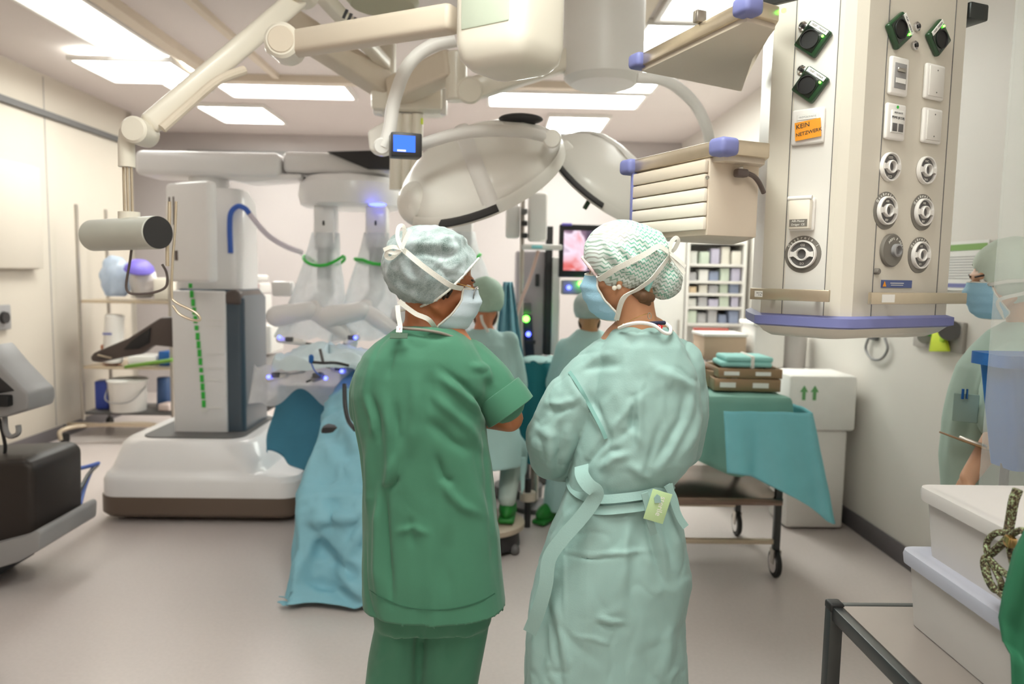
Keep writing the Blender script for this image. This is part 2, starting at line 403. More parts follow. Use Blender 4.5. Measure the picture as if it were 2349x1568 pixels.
# dark equipment console at the left picture edge
cs = thing('equipment_console', 'dark brown equipment console with grey bumper at the left edge', 'medical console', (-2.6, 3.6, 0))
def pp(L, Y): return [at(x, y, Y) for x, y in L]
MB().prism(pp([(-330, 1075), (55, 1055), (76, 1072), (78, 1235), (60, 1245), (-330, 1400)], 3.42), (0, .42, 0), .03, 3).build('body', mat('console_brown', (40, 32, 28), .5), cs)
MB().prism(pp([(-330, 1330), (60, 1228), (82, 1215), (92, 1222), (90, 1262), (40, 1290), (-330, 1400)], 3.38), (0, .5, 0), .012).build('bumper', W['grey'], cs)
MB().box((-2.8, 3.62, .09), (.8, .42, .1), bev=.02).build('plinth', W['black'], cs)
for x in (-3.1, -2.5):
    for y in (3.48, 3.75): MB().cyl((x-.02, y, .045), (x+.02, y, .045), .045, bev=.008).build('caster', W['black'], cs)
# grey frame with hook
fr = thing('display_stand', 'light grey sloping stand with a cable hook above the dark console', 'stand', (-2.6, 3.6, 1.0))
Y = 3.55
MB().prism(pp([(-40, 790), (0, 838), (52, 892), (64, 902), (66, 925), (62, 942), (20, 955), (-40, 965)], Y), (0, .22, 0), .015, 3).build('frame', W['grey'], fr)
MB().prism(pp([(-40, 845), (0, 865), (36, 897), (0, 903), (-40, 905)], Y-.004), (0, .1, 0), .01).build('recess', W['dark'], fr)
MB().box(at(4, 918, Y-.01), (S(44, Y), .06, S(26, Y)), bev=.008).build('connector', W['black'], fr)
MB().tube(crom(pp([(10, 950), (13, 985), (22, 1000), (36, 998), (43, 990), (42, 975)], Y+.06), 6), .016, flat=.7).build('hook', W['grey'], fr)
MB().tube(crom(pp([(-4, 955), (8, 1000), (12, 1030), (6, 1060)], Y+.05), 6), .008).build('cable', W['black'], fr)
bt = at(46, 1540, 2.75)
ft = thing('floor_pedal', 'dark rounded pedal bar at the bottom left corner', 'pedal', (bt.x, bt.y, 0))
MB().loft([[V((-2.6+u*.78, 2.62+.0*u, .0))+V((0, .28*(1-.35*u)*cos(a)*.5, .06+.055*sin(a))) for a in [2*pi*k/20 for k in range(20)]] for u in (0, .3, .6, .85, .95)]+[[V((-2.6+.98*.78, 2.62, .06))+V((0, .04*cos(a), .02*sin(a))) for a in [2*pi*k/20 for k in range(20)]]]).build('foot_bar', mat('foot_black', (30, 26, 24), .5), ft)

# ================================================================== SURGICAL ROBOT
def rr(x0, x1, y0, y1, z, r, n=6):
    out = []
    for cx, cy, a0 in ((x1-r, y1-r, 0), (x0+r, y1-r, 90), (x0+r, y0+r, 180), (x1-r, y0+r, 270)):
        for k in range(n+1):
            a = R(a0+90*k/n); out.append(V((cx+r*cos(a), cy+r*sin(a), z)))
    return out
rb = thing('surgical_robot', 'white surgical robot cart with tall column, boom and draped arms', 'surgical robot', (-1.8, 4.9, 0))
MB().loft([rr(-2.40, -1.22, 4.46, 5.5, .035, .1), rr(-2.42, -1.19, 4.43, 5.52, .06, .12), rr(-2.42, -1.19, 4.43, 5.52, .165, .12)]).build('skirt', W['brown'], rb)
for x in (-2.3, -1.35):
    for y in (4.6, 5.35): MB().cyl((x-.02, y, .04), (x+.02, y, .04), .04, n=16).build('caster', W['black'], rb)
bs_ = MB().loft([rr(-2.41, -1.19, 4.43, 5.52, .165, .12), rr(-2.41, -1.19, 4.43, 5.52, .26, .12), rr(-2.40, -1.21, 4.45, 5.51, .29, .11), rr(-2.39, -1.42, 4.47, 5.5, .305, .12), rr(-2.38, -1.44, 4.48, 5.5, .33, .14), rr(-2.35, -1.50, 4.53, 5.46, .46, .16), rr(-2.32, -1.53, 4.56, 5.43, .485, .15)])
bs_.build('base', W['robot'], rb)
MB().loft([rr(-2.24, -1.6, 4.63, 5.38, .484, .1), rr(-2.24, -1.6, 4.63, 5.38, .492, .1)]).build('deck', W['greyd'], rb)
MB().text('SURGICAL', (-2.2, 4.522, .40), (1, 0, 0), (0, .25, 1), .03).build('marking', W['grey'], rb) if 0 else None
Yc = 4.8
cl = MB().loft([rr(-2.10, -1.64, 4.82, 5.32, .49, .04), rr(-2.10, -1.64, 4.82, 5.32, 1.36, .04), rr(-2.08, -1.68, 4.86, 5.3, 1.42, .05)]).build('column', mat('column_slate', (70, 84, 96), .3, coat=.3), rb)
MB().box((-1.92, 4.815, .945), (.345, .03, .93), bev=.012, seg=3).build('front_cover', W['robot'], rb)
MB().prism(pp([(392, 664), (440, 672), (500, 676), (535, 662), (551, 672), (552, 700), (392, 690)], 4.81), (0, .45, 0), .02, 3).build('collar', W['taupe'], rb)
MB().loft([rr(-2.12, -1.68, 4.9, 5.3, 1.4, .06), rr(-2.1, -1.68, 4.92, 5.3, 2.0, .08), rr(-2.06, -1.72, 4.96, 5.26, 2.08, .08)]).build('tower', W['robot'], rb)
pn = MB().box(at(440, 533, 4.58), (.40, .075, .6), rotz(-32), bev=.025, seg=3).build('display_housing', W['robot'], rb)
pc = at(440, 533, 4.58); pr = rotz(-32)
for dx, dz, w, h in ((-.155, .13, .008, .17), (-.115, .13, .008, .17), (-.10, -.14, .025, .06)):
    MB().box(pc + pr @ V((dx, -.039, dz)), (w, .006, h), pr).build('slot', W['taupe'], pn)
for k in range(16):
    a = k/15.0; x = 437+(468-437)*a+4*sin(a*3); y = 655+(945-655)*a
    MB().box(at(x, y, 4.795), (.024, .004, .046 if k % 5 else .03), bev=.001).build('marker_tape', W['tape'], rb) if k != 15 else MB().box(at(x, y-4, 4.793), (.04, .004, .02)).build('marker_tape', W['paper'], rb)
for y in (735, 748, 812, 845, 872, 935):
    MB().box(at(492, y, 4.796), (.1, .003, .006)).build('scratch', W['paper'], rb)
MB().prism(pp([(400, 726), (368, 728), (345, 742), (292, 776), (215, 808), (206, 818), (209, 829), (228, 832), (290, 818), (325, 812), (352, 792), (400, 797)], 4.9), (0, .07, 0), .014, 3).build('helm_handle', W['taupe'], rb)
MB().prism(pp([(345, 750), (300, 782), (282, 802), (318, 800), (342, 786)], 4.89), (0, .02, 0), .004).build('handle_pad', W['dark'], rb)
MB().box(at(240, 817, 4.89), (.09, .02, .012), Matrix.Rotation(R(12), 3, 'Y'), bev=.004).build('handle_slot', W['steelw'], rb)
MB().cyl((-1.95, 5.1, 2.04), (-1.95, 5.1, 2.2), .13).build('turret', W['robot'], rb)
# boom
def bx_px(x0, x1, y0, y1, Y, dep, name, m, par, bev=.02):
    a, b = at(x0, (y0+y1)/2, Y), at(x1, (y0+y1)/2, Y)
    c = (a+b)/2+V((0, dep/2, 0)); return MB().box(c, ((b-a).length, dep, S(abs(y1-y0), Y)), bev=bev, seg=3).build(name, m, par)
bx_px(306, 640, 347, 402, 4.92, .34, 'boom', W['robot'], rb, .04)
bx_px(648, 900, 350, 396, 4.95, .28, 'boom_extension', W['robot'], rb, .03)
MB().prism(pp([(480, 400), (690, 398), (690, 408), (560, 418)], 4.95), (0, .25, 0), .01).build('boom_underside', W['robot'], rb)
MB().prism(pp([(748, 347), (868, 344), (908, 349), (906, 388), (842, 386)], 4.9), (0, .06, 0), .006).build('boom_end_cover', W['dark'], rb)
hc = at(808, 440, 5.15)
hd = MB().lathe([(.02, .13), (.18, .13), (.19, .10), (.30, .085), (.345, .04), (.355, -.04), (.34, -.1), (.31, -.115), (.02, -.115)], hc, n=48).build('arm_hub', W['robot'], rb)
MB().lathe([(.06, -.006), (.07, 0), (.06, .006)], at(866, 469, 4.81), (0, 1, 0.0)).build('status_light', W['blueled'], hd) if 0 else MB().ball(at(866, 469, 4.80), (.055, .012, .012)).build('status_light', W['blueled'], hd)
for px, Y in ((748, 5.0), (866, 4.98), (985, 5.05), (1062, 5.2)):
    top = at(px, 478, Y); k = 1 if px > 900 else -1
    ar = MB().box(top+V((0, 0, -.13)), (.14, .14, .3), bev=.02, seg=2).box(top+V((0, -.01, -.4)), (.1, .1, .34), bev=.015).build('arm', W['robot'], rb)
    MB().box(top+V((0, -.076, -.36)), (.085, .01, .2), bev=.004).build('arm_panel', W['grey'], ar)
    MB().box(top+V((.0, -.075, -.1)), (.012, .01, .03), bev=.003).build('indicator', W['dark'], ar)
    e0 = top+V((0, -.02, -.55)); e1 = e0+V((.06*k, -.12, -.12)); e2 = e1+V((.26, -.02, -.17)) if px < 900 else e1+V((-.2, -.02, -.17))
    fuse(MB().chain([e0, e1, e2], [.06, .065, .05]).caps(e2, e2+V((-.02, -.03, -.15)), .045), .012, 3)
    MB().chain([e0, e1, e2, e2+V((-.04, -.03, -.16))], [.055, .06, .048, .042]).build('forearm', W['robot'], ar)
    MB().caps(e1+V((-.22, -.03, -.04)), e1+V((-.02, -.03, 0)), .07, .06).build('carriage', W['robot'], ar)
    # clear sterile drape gathered under the hub
    n = 28; rings = []
    for j in range(13):
        t = j/12.0; r = .085+.16*t**1.2; z = top.z-.16-.70*t; rng = []
        for i in range(n):
            a = 2*pi*i/n; rr_ = r*(1+.16*noise.noise(V((cos(a)*1.7+px, sin(a)*1.7, t*3)))+.07*cos(a*7+px)*t)
            rng.append(V((top.x-.07*t*(-k if px > 900 else 1)+rr_*cos(a), top.y-.02+rr_*.75*sin(a), z+.05*t*noise.noise(V((cos(a)*2, sin(a)*2+px, 1))))))
        rings.append(rng)
    dr = MB().loft(rings, cap=False).build('drape', W['clear'], ar, smooth=180)
    z = top.z-.33
    MB().tube([V((top.x-.01+.135*cos(2*pi*i/24), top.y-.02+.105*sin(2*pi*i/24), z-.03*abs(sin(2*pi*i/24+px))+.02*cos(2*pi*i/12))) for i in range(24)], .011, n=6, closed=True).build('drape_band', W['tape'], ar)
# plastic side horn of the arm over the back wall
MB().box(at(650, 662, 5.0), (.13, .1, .1), bev=.015).build('arm_end', W['robot'], rb); MB().box(at(655, 735, 4.95), (.1, .08, .07), bev=.012).build('arm_end', W['robot'], rb)
# hose from robot
hs = rb
MB().tube(crom(pp([(529, 580), (527, 520), (530, 488), (545, 473), (562, 478), (572, 490)], 4.9), 8), .017).build('blue_hose', W['tube'], hs)
MB().tube(crom([at(572, 490, 4.9), at(610, 535, 4.95), at(650, 562, 5.0), at(695, 580, 5.05)], 8), .018).build('pale_hose', W['tubew'], hs)
# blue cables on floor
for i, (nm, lab, L, r, mm) in enumerate((
    ('cable', 'upper blue cable running straight from the dark console to the robot base', [(-2.34, 3.74, .31), (-2.4, 4.05, .33), (-2.42, 4.38, .36), (-2.425, 4.6, .38)], .012, 'tube'),
    ('cable', 'looped blue cable hanging to the floor between console and robot', None, .011, 'tube'),
    ('cable', 'dark cable sagging from the robot base down to the console', None, .011, 'steeld'))):
    if i == 0: P = [at(74, 1090, 3.7), at(120, 1084, 3.95), at(190, 1072, 4.3), at(226, 1062, 4.5)]
    elif i == 1: P = [at(222, 1064, 4.5), at(165, 1080, 4.2), at(128, 1105, 4.05), at(124, 1135, 4.0), at(150, 1165, 3.95), at(174, 1178, 3.95), at(180, 1170, 3.97), at(195, 1115, 4.2), at(212, 1075, 4.4), at(224, 1062, 4.5)]
    else: P = [at(78, 1192, 3.75), at(120, 1187, 3.8), at(165, 1155, 3.95), at(190, 1110, 4.15), at(205, 1085, 4.3), at(224, 1066, 4.5)]
    P = [V((p.x, p.y, max(p.z, r+.002))) for p in P]
    tag(MB().tube(crom(P, 8), r, n=8).build(nm, W[mm], smooth=180), lab, 'cable')
# ================================================================== SUPPLY COLUMN
A_, B1, B2, C_, D_, E_ = V((.715, 2.0, 0)), V((.845, 1.872, 0)), V((.90, 1.862, 0)), V((1.25, 2.04, 0)), V((1.2, 2.3, 0)), V((.80, 2.32, 0))
class Face:
    def __init__(s, a, b):
        s.o = a.copy(); s.x = (b-a).normalized(); s.n = V((s.x.y, -s.x.x, 0)); s.z = V((0, 0, 1)); s.R = Matrix((s.x, -s.n, s.z)).transposed()
    def hit(s, px, py, off=0.0):
        d = ray(px, py); return CAM + d*((s.o+s.n*off-CAM).dot(s.n)/d.dot(s.n))
FL, FR = Face(A_, B1), Face(B2, C_)
sp = thing('supply_column', 'pale ceiling supply column with sockets and round gas outlets above the white boxes', 'ceiling supply unit', (.98, 2.1, ZC))
def plan(off, z):
    c = (A_+C_+E_)/3; return [V(((p-c).normalized()*off + p).xy.to_3d())+V((0, 0, z)) for p in
        (A_, A_.lerp(B1, .5), B1, B1.lerp(B2, .5)+V((-.003, -.004, 0)), B2, B2.lerp(C_, .5), C_, C_.lerp(D_, .5), D_, E_, E_.lerp(A_, .5))]
MB().loft([plan(0, 1.44), plan(0, ZC-.002)]).build('body', W['column'], sp, smooth=15)
MB().loft([plan(.004, 1.425), plan(.022, 1.43), plan(.022, 1.452), plan(.002, 1.458)]).build('bumper', W['lav'], sp, smooth=50)
MB().loft([plan(-.10, 1.392), plan(-.05, 1.397), plan(-.015, 1.41), plan(.008, 1.428)]).build('bottom_cover', W['cream'], sp, smooth=60)
sm = MB()
for f, xs in ((FL, (1797, 1893)), (FR, (2002, 2150))):
    for x in xs:
        p = f.hit(x, 640); sm.box(V((p.x, p.y, 2.32)), (.0016, .003, 1.74), f.R)
sm.build('panel_seams', W['greyd'], sp, smooth=0)
# inlay of the left face
p0 = FL.hit(1846, 640)
MB().box(V((p0.x, p0.y, 2.32))+FL.n*.0005, (.104, .002, 1.74), FL.R).build('inlay_panel', W['colpanel'], sp, smooth=0)

def inplane(f, a): return f.R @ Matrix.Rotation(R(a), 3, 'Y')
def socket(f, px, py, ang, side):
    c = f.hit(px, py); M = inplane(f, ang); g = MB().box(c+f.n*.008, (.07, .016, .07), M, bev=.006, seg=3).build('power_socket', W['green'], sp)
    g['label'] = 'dark green power socket set on its corner'
    MB().box(c+f.n*.0165 + M @ V((-.004, 0, -.003)), (.054, .003, .05), M, bev=.002).build('insert', mat('socket_inner', (18, 34, 24), .2, coat=.5), g)
    MB().lathe([(.0235, .001), (.0235, .004), (.021, .004), (.0205, -.004), (.001, -.004)], c+f.n*.0175+M @ V((-.004, 0, -.004)), f.n).build('well', W['black'], g)
    for s in (-1, 1): MB().cyl(c+f.n*.014+M @ V((-.004+s*.009, 0, -.004)), c+f.n*.017+M @ V((-.004+s*.009, 0, -.004)), .0025).build('pin_hole', W['steel'], g)
    q = c+f.n*.0185+M @ V((.0, 0, .028)); MB().box(q, (.056, .0015, .011), M).build('label_strip', W['paper'], g)
    MB().text('10.07 - 1NV6/4', q+f.n*.001, M @ V((1, 0, 0)), M @ V((0, 0, 1)), .007, depth=.0002).build('lettering', W['ink'], g)
    MB().ball(c+f.n*.019+M @ V((side*.022, 0, .017)), .0032).build('led', W['greenled'], g)
socket(FL, 1868, 92, 38, 1); socket(FL, 1862, 196, 38, 1)
socket(FR, 2055, 73, 52, 1); socket(FR, 2145, 89, -44, 1)
def pin(f, px, py):
    c = f.hit(px, py); g = MB().lathe([(.0115, 0), (.0115, .006), (.009, .008), (.0085, .003), (.001, .003)], c, f.n).build('earth_terminal', W['chrome'], sp)
    MB().lathe([(.0045, .001), (.0045, .009), (.003, .011), (.0003, .011)], c, f.n).build('terminal_pin', W['dark'], g)
pin(FL, 1843, 61); pin(FL, 1840, 161); pin(FR, 2101, 62); pin(FR, 2096, 105)
def plate(f, px, py, w, h, name, bev=.006, m='white'):
    c = f.hit(px, py); return c, MB().box(c+f.n*.006, (w, .012, h), f.R, bev=bev, seg=3).build(name, W[m], sp)
c, g = plate(FL, 1856, 291, .084, .09, 'network_plate')
MB().box(c+f_n if 0 else c+FL.n*.0125, (.056, .002, .062), FL.R, bev=.002).build('insert', W['colpanel'], g)
MB().box(c+FL.n*.0142+V((0, 0, .023)), (.05, .001, .012), FL.R).build('label_strip', W['paper'], g)
MB().text('10.EYCA.01A/15', c+FL.n*.015+V((0, 0, .023)), FL.x, FL.z, .0065, depth=.0002).build('lettering', W['grey'], g)
q = FL.hit(1853, 297, .017); M = inplane(FL, -5)
st = MB().box(q, (.066, .0008, .046), M).build('sticky_note', W['orange'], sp); st['label'] = 'orange sticky note reading KEIN NETZWERK'
hx, hz = M @ V((1, 0, 0)), M @ V((0, 0, 1))
MB().text('KEIN', q+FL.n*.001-hx*.03+hz*.011, hx+hz*.04, hz, .0165, 'LEFT', .0003).text('NETZWERK', q+FL.n*.001-hx*.031-hz*.009, hx+hz*.05, hz, .0125, 'LEFT', .0003).build('handwriting', W['ink'], st)
c, g = plate(FL, 1843, 492, .064, .084, 'air_motor_box', .005)
MB().box(c+FL.n*.02, (.056, .02, .076), FL.R, bev=.004).build('flap', W['cream'], g)
MB().cyl(c+FL.n*.026-FL.x*.031+V((0, 0, .04)), c+FL.n*.026+FL.x*.031+V((0, 0, .04)), .006, n=14).build('hinge', W['white'], g)
MB().box(c+FL.n*.0308-V((0, 0, .023)), (.046, .001, .018), FL.R).build('label_strip', W['ringg'], g)
MB().text('AIR-Motor', c+FL.n*.0316-V((0, 0, .0185)), FL.x, FL.z, .0075, depth=.0003).text('Dräger  CE', c+FL.n*.0316-V((0, 0, .0275)), FL.x, FL.z, .0075, depth=.0003).build('lettering', W['inkl'], g)
def gas(f, px, py, word, circuit=None, lab=None):
    c = f.hit(px, py); n = f.n
    g = (MB().lathe([(.048, 0), (.048, .002), (.001, .002)], c, n, 40) if circuit else MB().lathe([(.036, 0), (.036, .002), (.001, .002)], c, n, 40)).build('gas_outlet', W['ringg'], sp)
    g['label'] = lab
    MB().lathe([(.0365, .001), (.0365, .008), (.0355, .0115), (.0325, .0115), (.0315, .007), (.0315, .001)], c, n, 40, cap=False).build('ring', W['white'], g)
    MB().lathe([(.032, .001), (.032, .0045), (.001, .0045)], c, n, 32).build('insert', W['greyd'], g)
    wi = MB().lathe([(.0168, .004), (.0168, .012), (.0155, .0145), (.0135, .0145), (.0125, .01), (.0125, .004)], c, n, 28, cap=False)
    for s in (-1, 1): wi.prism([c+n*.004+f.x*(s*a)+V((0, 0, b)) for a, b in ((.012, -.011), (.021, -.0055), (.031, -.0075), (.031, .0075), (.021, .0055), (.012, .011))], n*.0085)
    wi.build('wing', W['white'], g, fixn=True)
    MB().lathe([(.0115, .004), (.0115, .0055), (.001, .0055)], c, n, 24).build('bore', W['greyd'], g)
    tx = MB().text(word, c+n*.0052+V((0, 0, .0235)), f.x, f.z, .0085, depth=.0003).text(word, c+n*.0052-V((0, 0, .0235)), -f.x, -f.z, .0085, depth=.0003)
    if circuit: tx.arc(circuit, c+n*.0026, f.x, f.z, .0425, .0105, 90, 13)
    tx.build('lettering', W['inkl'], g)
gas(FL, 1842, 583, 'O2', 'Gaskreis 1', 'large O2 outlet with grey ring on the left face')
gas(FR, 2038, 383, 'CO2', None, 'CO2 outlet'); gas(FR, 2121, 391, 'VAC', None, 'VAC outlet')
gas(FR, 2031, 483, 'AIR', 'Gaskreis 1', 'AIR outlet marked Gaskreis 1'); gas(FR, 2115, 487, 'AIR', 'Gaskreis 2', 'AIR outlet marked Gaskreis 2')
gas(FR, 2108, 585, 'O2', 'Gaskreis 2', 'O2 outlet marked Gaskreis 2')
c = FR.hit(2042, 574); g = MB().lathe([(.043, 0), (.043, .006), (.04, .009), (.001, .009)], c, FR.n, 36).build('scavenging_outlet', W['ringg'], sp)
MB().lathe([(.017, .009), (.017, .018), (.014, .02), (.012, .02), (.011, .01), (.001, .01)], c+FR.x*.008, FR.n, 24).build('nozzle', W['grey'], g)
MB().arc('AGFS / AGSS', c+FR.x*.004+FR.n*.0095, FR.x, FR.z, .03, .009, 75, 12.5).build('lettering', W['inkl'], g)
c = FR.hit(2008, 622); MB().lathe([(.008, 0), (.008, .01), (.006, .012), (.001, .012)], c, FR.n, 20).build('knob', W['ringg'], sp)
# plates of the right face
c, g = plate(FR, 2055, 177, .07, .094, 'video_plate', .008)
MB().box(c+FR.n*.0125, (.046, .002, .062), FR.R, bev=.002).build('insert', W['grey'], g)
MB().box(c+FR.n*.015+V((0, 0, .014)), (.03, .006, .01), FR.R, bev=.002).build('port', W['steel'], g)
MB().text('ENDO', c+FR.n*.0145-V((0, 0, .006)), FR.x, FR.z, .008, depth=.0003).build('lettering', W['ink'], g) if 0 else None
MB().box(c+FR.n*.0145-V((0, 0, .012)), (.038, .001, .012), FR.R).build('label_strip', W['paper'], g)
c, g = plate(FR, 2047, 281, .075, .09, 'data_plate', .006)
MB().box(c+FR.n*.0135+V((0, 0, .0)), (.048, .004, .056), FR.R, bev=.002).build('insert', W['paper'], g)
MB().text('10.EYCA.F1/5', c+FR.n*.016+V((0, 0, .021)), FR.x, FR.z, .006, depth=.0002).text('PDMS (ICCA)', c+FR.n*.016+V((0, 0, .009)), FR.x, FR.z, .0085, depth=.0003).build('lettering', W['ink'], g)
for s in (-1, 1): MB().box(c+FR.n*.0155+FR.x*(s*.012)-V((0, 0, .015)), (.018, .003, .02), FR.R, bev=.001).build('port', W['greyd'], g)
MB().lathe([(.004, 0), (.004, .001), (.0003, .001)], c+FR.n*.0122+V((0, 0, .036)), FR.n, 16).build('dot', W['tape'], g)
for px, py in ((2137, 190), (2131, 290)):
    c, g = plate(FR, px, py, .078, .09, 'blank_plate', .006)
    MB().box(c+FR.n*.0135, (.06, .004, .076), FR.R, bev=.003).build('cover', W['colpanel'], g)
    for s in (-1, 1): MB().cyl(c+FR.n*.0135+V((0, 0, s*.028)), c+FR.n*.016+V((0, 0, s*.028)), .002, n=10).build('screw', W['greyd'], g)
# warning strip, rails
c = FR.hit(2056, 651); g = MB().box(c+FR.n*.001, (.125, .002, .02), FR.R).build('warning_label', W['navy'], sp)
MB().prism([c+FR.n*.0022+FR.x*a+V((0, 0, b)) for a, b in ((-.058, -.007), (-.044, -.007), (-.051, .007))], FR.n*.0006).build('triangle', W['orange'], g)
MB().box(c+FR.n*.0024+FR.x*.0+V((0, 0, .002)), (.055, .0006, .002), FR.R).box(c+FR.n*.0024+FR.x*.0-V((0, 0, .003)), (.05, .0006, .0015), FR.R).build('lettering', W['inkl'], g)
def rail(f, x0, x1, y0, y1, lab):
    a, b = f.hit(x0, y0, .035), f.hit(x1, y1, .035); b.z = a.z; g = MB().box((a+b)/2, ((b-a).length, .011, .03), f.R, bev=.002).build('equipment_rail', W['steelw'], sp); g['label'] = lab
    for q in (a.lerp(b, .25), a.lerp(b, .8)): MB().cyl(q, q-f.n*.037, .006, n=12).build('bracket', W['steel'], g)
    return a, b, g
a, b, g = rail(FL, 1722, 1903, 673, 683, 'left steel rail with load sticker')
q = a.lerp(b, .12)+FL.n*.006; MB().box(q, (.022, .0006, .016), FL.R).build('load_sticker', W['paper'], g)
MB().text('max.5 kg', q+FL.n*.0005+FL.x*.002+V((0, 0, .003)), FL.x, FL.z, .0045, depth=.0002).text('11 lbs', q+FL.n*.0005+FL.x*.004-V((0, 0, .003)), FL.x, FL.z, .0045, depth=.0002).build('lettering', W['ink'], g)
a, b, g = rail(FR, 1995, 2214, 684, 684, 'right steel rail below the warning strip')
q = a.lerp(b, .16)+FR.n*.006; MB().box(q, (.05, .0006, .02), FR.R).build('load_sticker', W['paper'], g)
# upper rail ends
for f, x0, x1, y0, y1 in ((FL, 1752, 1832, 5, -22),):
    a, b = f.hit(x0, y0, .09), f.hit(x1, y1, .09); MB().box((a+b)/2, ((b-a).length, .02, .034), f.R, bev=.003).build('tray_holder', W['steeld'], sp)
a = FR.hit(2215, 25, -.01); MB().box(a+V((.02, .05, .0)), (.07, .11, .045), rotz(20), bev=.006).build('side_holder', W['steeld'], sp)

# ------------------------------------------------------------------ equipment shelves beside the column
def poly(L, z): return [V((x, y, z)) for x, y in L]
def shelf(name, label, L, z, cat='equipment shelf'):
    t = thing(name, label, cat, (L[0][0], L[0][1], z))
    MB().prism(poly(L, z), (0, 0, .036), .004).build('rail_frame', W['steelw'], t)
    c = V((sum(x for x, y in L)/len(L), sum(y for x, y in L)/len(L), 0))
    MB().prism([V((x, y, z-.012)) + (c-V((x, y, 0))).normalized()*.018 for x, y in L], (0, 0, .012)).build('underside', W['beige'], t)
    for (x, y), r in zip(L[:2], (25, 25)):
        d = (c-V((x, y, 0))).normalized(); MB().box(V((x, y, z+.017))+d*.012, (.055, .055, .042), rotz(r), bev=.012, seg=3).build('corner_cap', W['lav'], t)
    return t
LU = [(.565, 1.75), (.395, 2.22), (.775, 2.43), (.70, 2.06), (.655, 1.80)]
us = shelf('equipment_shelf', 'upper empty equipment shelf with blue corner caps left of the supply column', LU, 2.155)
MB().box((.50, 1.93, 2.205), (.03, .02, .03), rotz(20), bev=.004).build('latch', W['steel'], us)
MB().ball(V((.665, 1.80, 2.18)), .006).build('led', W['greenled'], us)
LW = [(.522, 1.75), (.362, 2.12), (.745, 2.32), (.69, 2.03), (.648, 1.80)]
ls = shelf('drawer_shelf', 'lower equipment shelf with a ribbed drawer box hanging left of the supply column', LW, 1.838, 'equipment shelf')
LB = [(.505, 1.80), (.382, 2.10), (.72, 2.28), (.685, 2.05), (.645, 1.86)]
MB().prism(poly(LB, 1.652), (0, 0, .186), .003).build('drawer_box', W['beige'], ls)
f = Face(V((.382, 2.10, 0)), V((.505, 1.80, 0)))
for k in range(5):
    z = 1.665+.034*k; mid = V((.4435, 1.95, z+.016)); MB().box(mid+f.n*.006, (.318, .012, .031), f.R, bev=.003).build('drawer_front', W['cream'] if k < 3 else W['beige'], ls)
MB().box(V((.382, 2.10, 1.745))+f.n*.004, (.012, .02, .19), f.R, bev=.003).build('edge_strip', W['lav'], ls)
f2 = Face(V((.505, 1.80, 0)), V((.645, 1.86, 0)))
q = f2.hit(1622, 407, .001); MB().lathe([(.005, 0), (.004, .004), (.0003, .005)], q, f2.n, 14).build('screw', W['steel'], ls)
q = f2.hit(1700, 397, .02); pl = thing('mains_plug', 'brown angled mains plug and cable under the lower equipment shelf', 'plug', q)
MB().box(q, (.034, .022, .02), f2.R, bev=.006, seg=3).build('plug', W['taupe'], pl)
MB().tube(crom([f2.hit(1714, 397, .02), f2.hit(1730, 405, .02), f2.hit(1742, 420, .02), f2.hit(1752, 442, .015)], 6), .006).build('cable', W['taupe'], pl)
MB().cyl(f2.hit(1697, 383, .02), q, .008, n=14).build('socket_end', W['steel'], pl)

# ================================================================== CEILING ARMS
def beam(mb, a, b, w, h=None, bev=.015):
    a, b = V(a), V(b); d = b-a; h = h or w; M = basis(d, V((0, 0, 1))); return mb.box((a+b)/2, (h, w, d.length), M, bev=bev, seg=3)
# arm with cylinder
ca = thing('ceiling_boom', 'beige ceiling boom bending down to a grey cylinder in front of the robot', 'ceiling arm', at(690, 0, 3.0))
J0, J1 = at(688, -8, 2.95), at(322, 303, 2.6)
a = MB(); beam(a, J0, J1+(J0-J1)*.04, .062, .075, .02); a.build('spring_arm', W['cream'], ca)
MB().tube(crom([at(560, 128, 2.78)-V((0, .0, .05)), at(500, 185, 2.7), at(440, 235, 2.66), at(372, 295, 2.6)], 6), .016).build('cable_run', W['taupe'] if 0 else W['beige'], ca)
MB().cyl(J1+V((0, -.055, 0)), J1+V((0, .055, 0)), .045, bev=.008).build('elbow', W['cream'], ca)
MB().cyl(J0+V((0, -.07, .03)), J0+V((0, .07, .03)), .06, bev=.01).build('shoulder_joint', W['cream'], ca)
MB().cyl(J0+V((0, 0, .05)), V((J0.x, J0.y, ZC)), .06).build('ceiling_post', W['cream'], ca)
MB().tube([at(308, 290, 2.6), at(292, 305, 2.6), at(290, 330, 2.6), at(291, 383, 2.6)], .027, n=20).build('drop_tube', W['cream'], ca)
for x in (283, 291, 301): MB().cyl(at(x, 380, 2.6), at(x+3, 492, 2.6), .0045, n=10).build('rod', W['steelw'], ca)
MB().cyl(at(296, 486, 2.6), at(297, 515, 2.6), .035).build('collar', W['cream'], ca)
q0, q1 = at(213, 540, 2.68), at(362, 533, 2.5)
hs = MB().cyl(q0, q1, .055, n=40, bev=.006).build('cylinder_housing', mat('housing_greygreen', (196, 196, 186), .35), ca)
MB().cyl(q1, q1+(q1-q0).normalized()*.004, .0535, n=40).build('end_disc', W['dark'], hs)
def wire(L, Y, m='steelw', r=.0045): return MB().tube(crom(pp(L, Y), 6), r, n=8)
wire([(302, 568), (298, 600), (290, 648), (293, 668), (310, 674), (350, 671), (378, 660), (384, 642), (381, 622), (372, 606)], 2.58).build('wire_hook', W['taupe'], ca)
wire([(404, 462), (402, 520), (396, 600), (394, 672), (402, 692), (448, 716), (459, 733), (440, 733), (412, 720), (396, 700)], 2.56).build('wire_hook', W['steelw'], ca)
wire([(389, 462), (388, 520), (384, 560), (384, 610)], 2.56, r=.006).build('wire_stay', W['steelw'], ca)

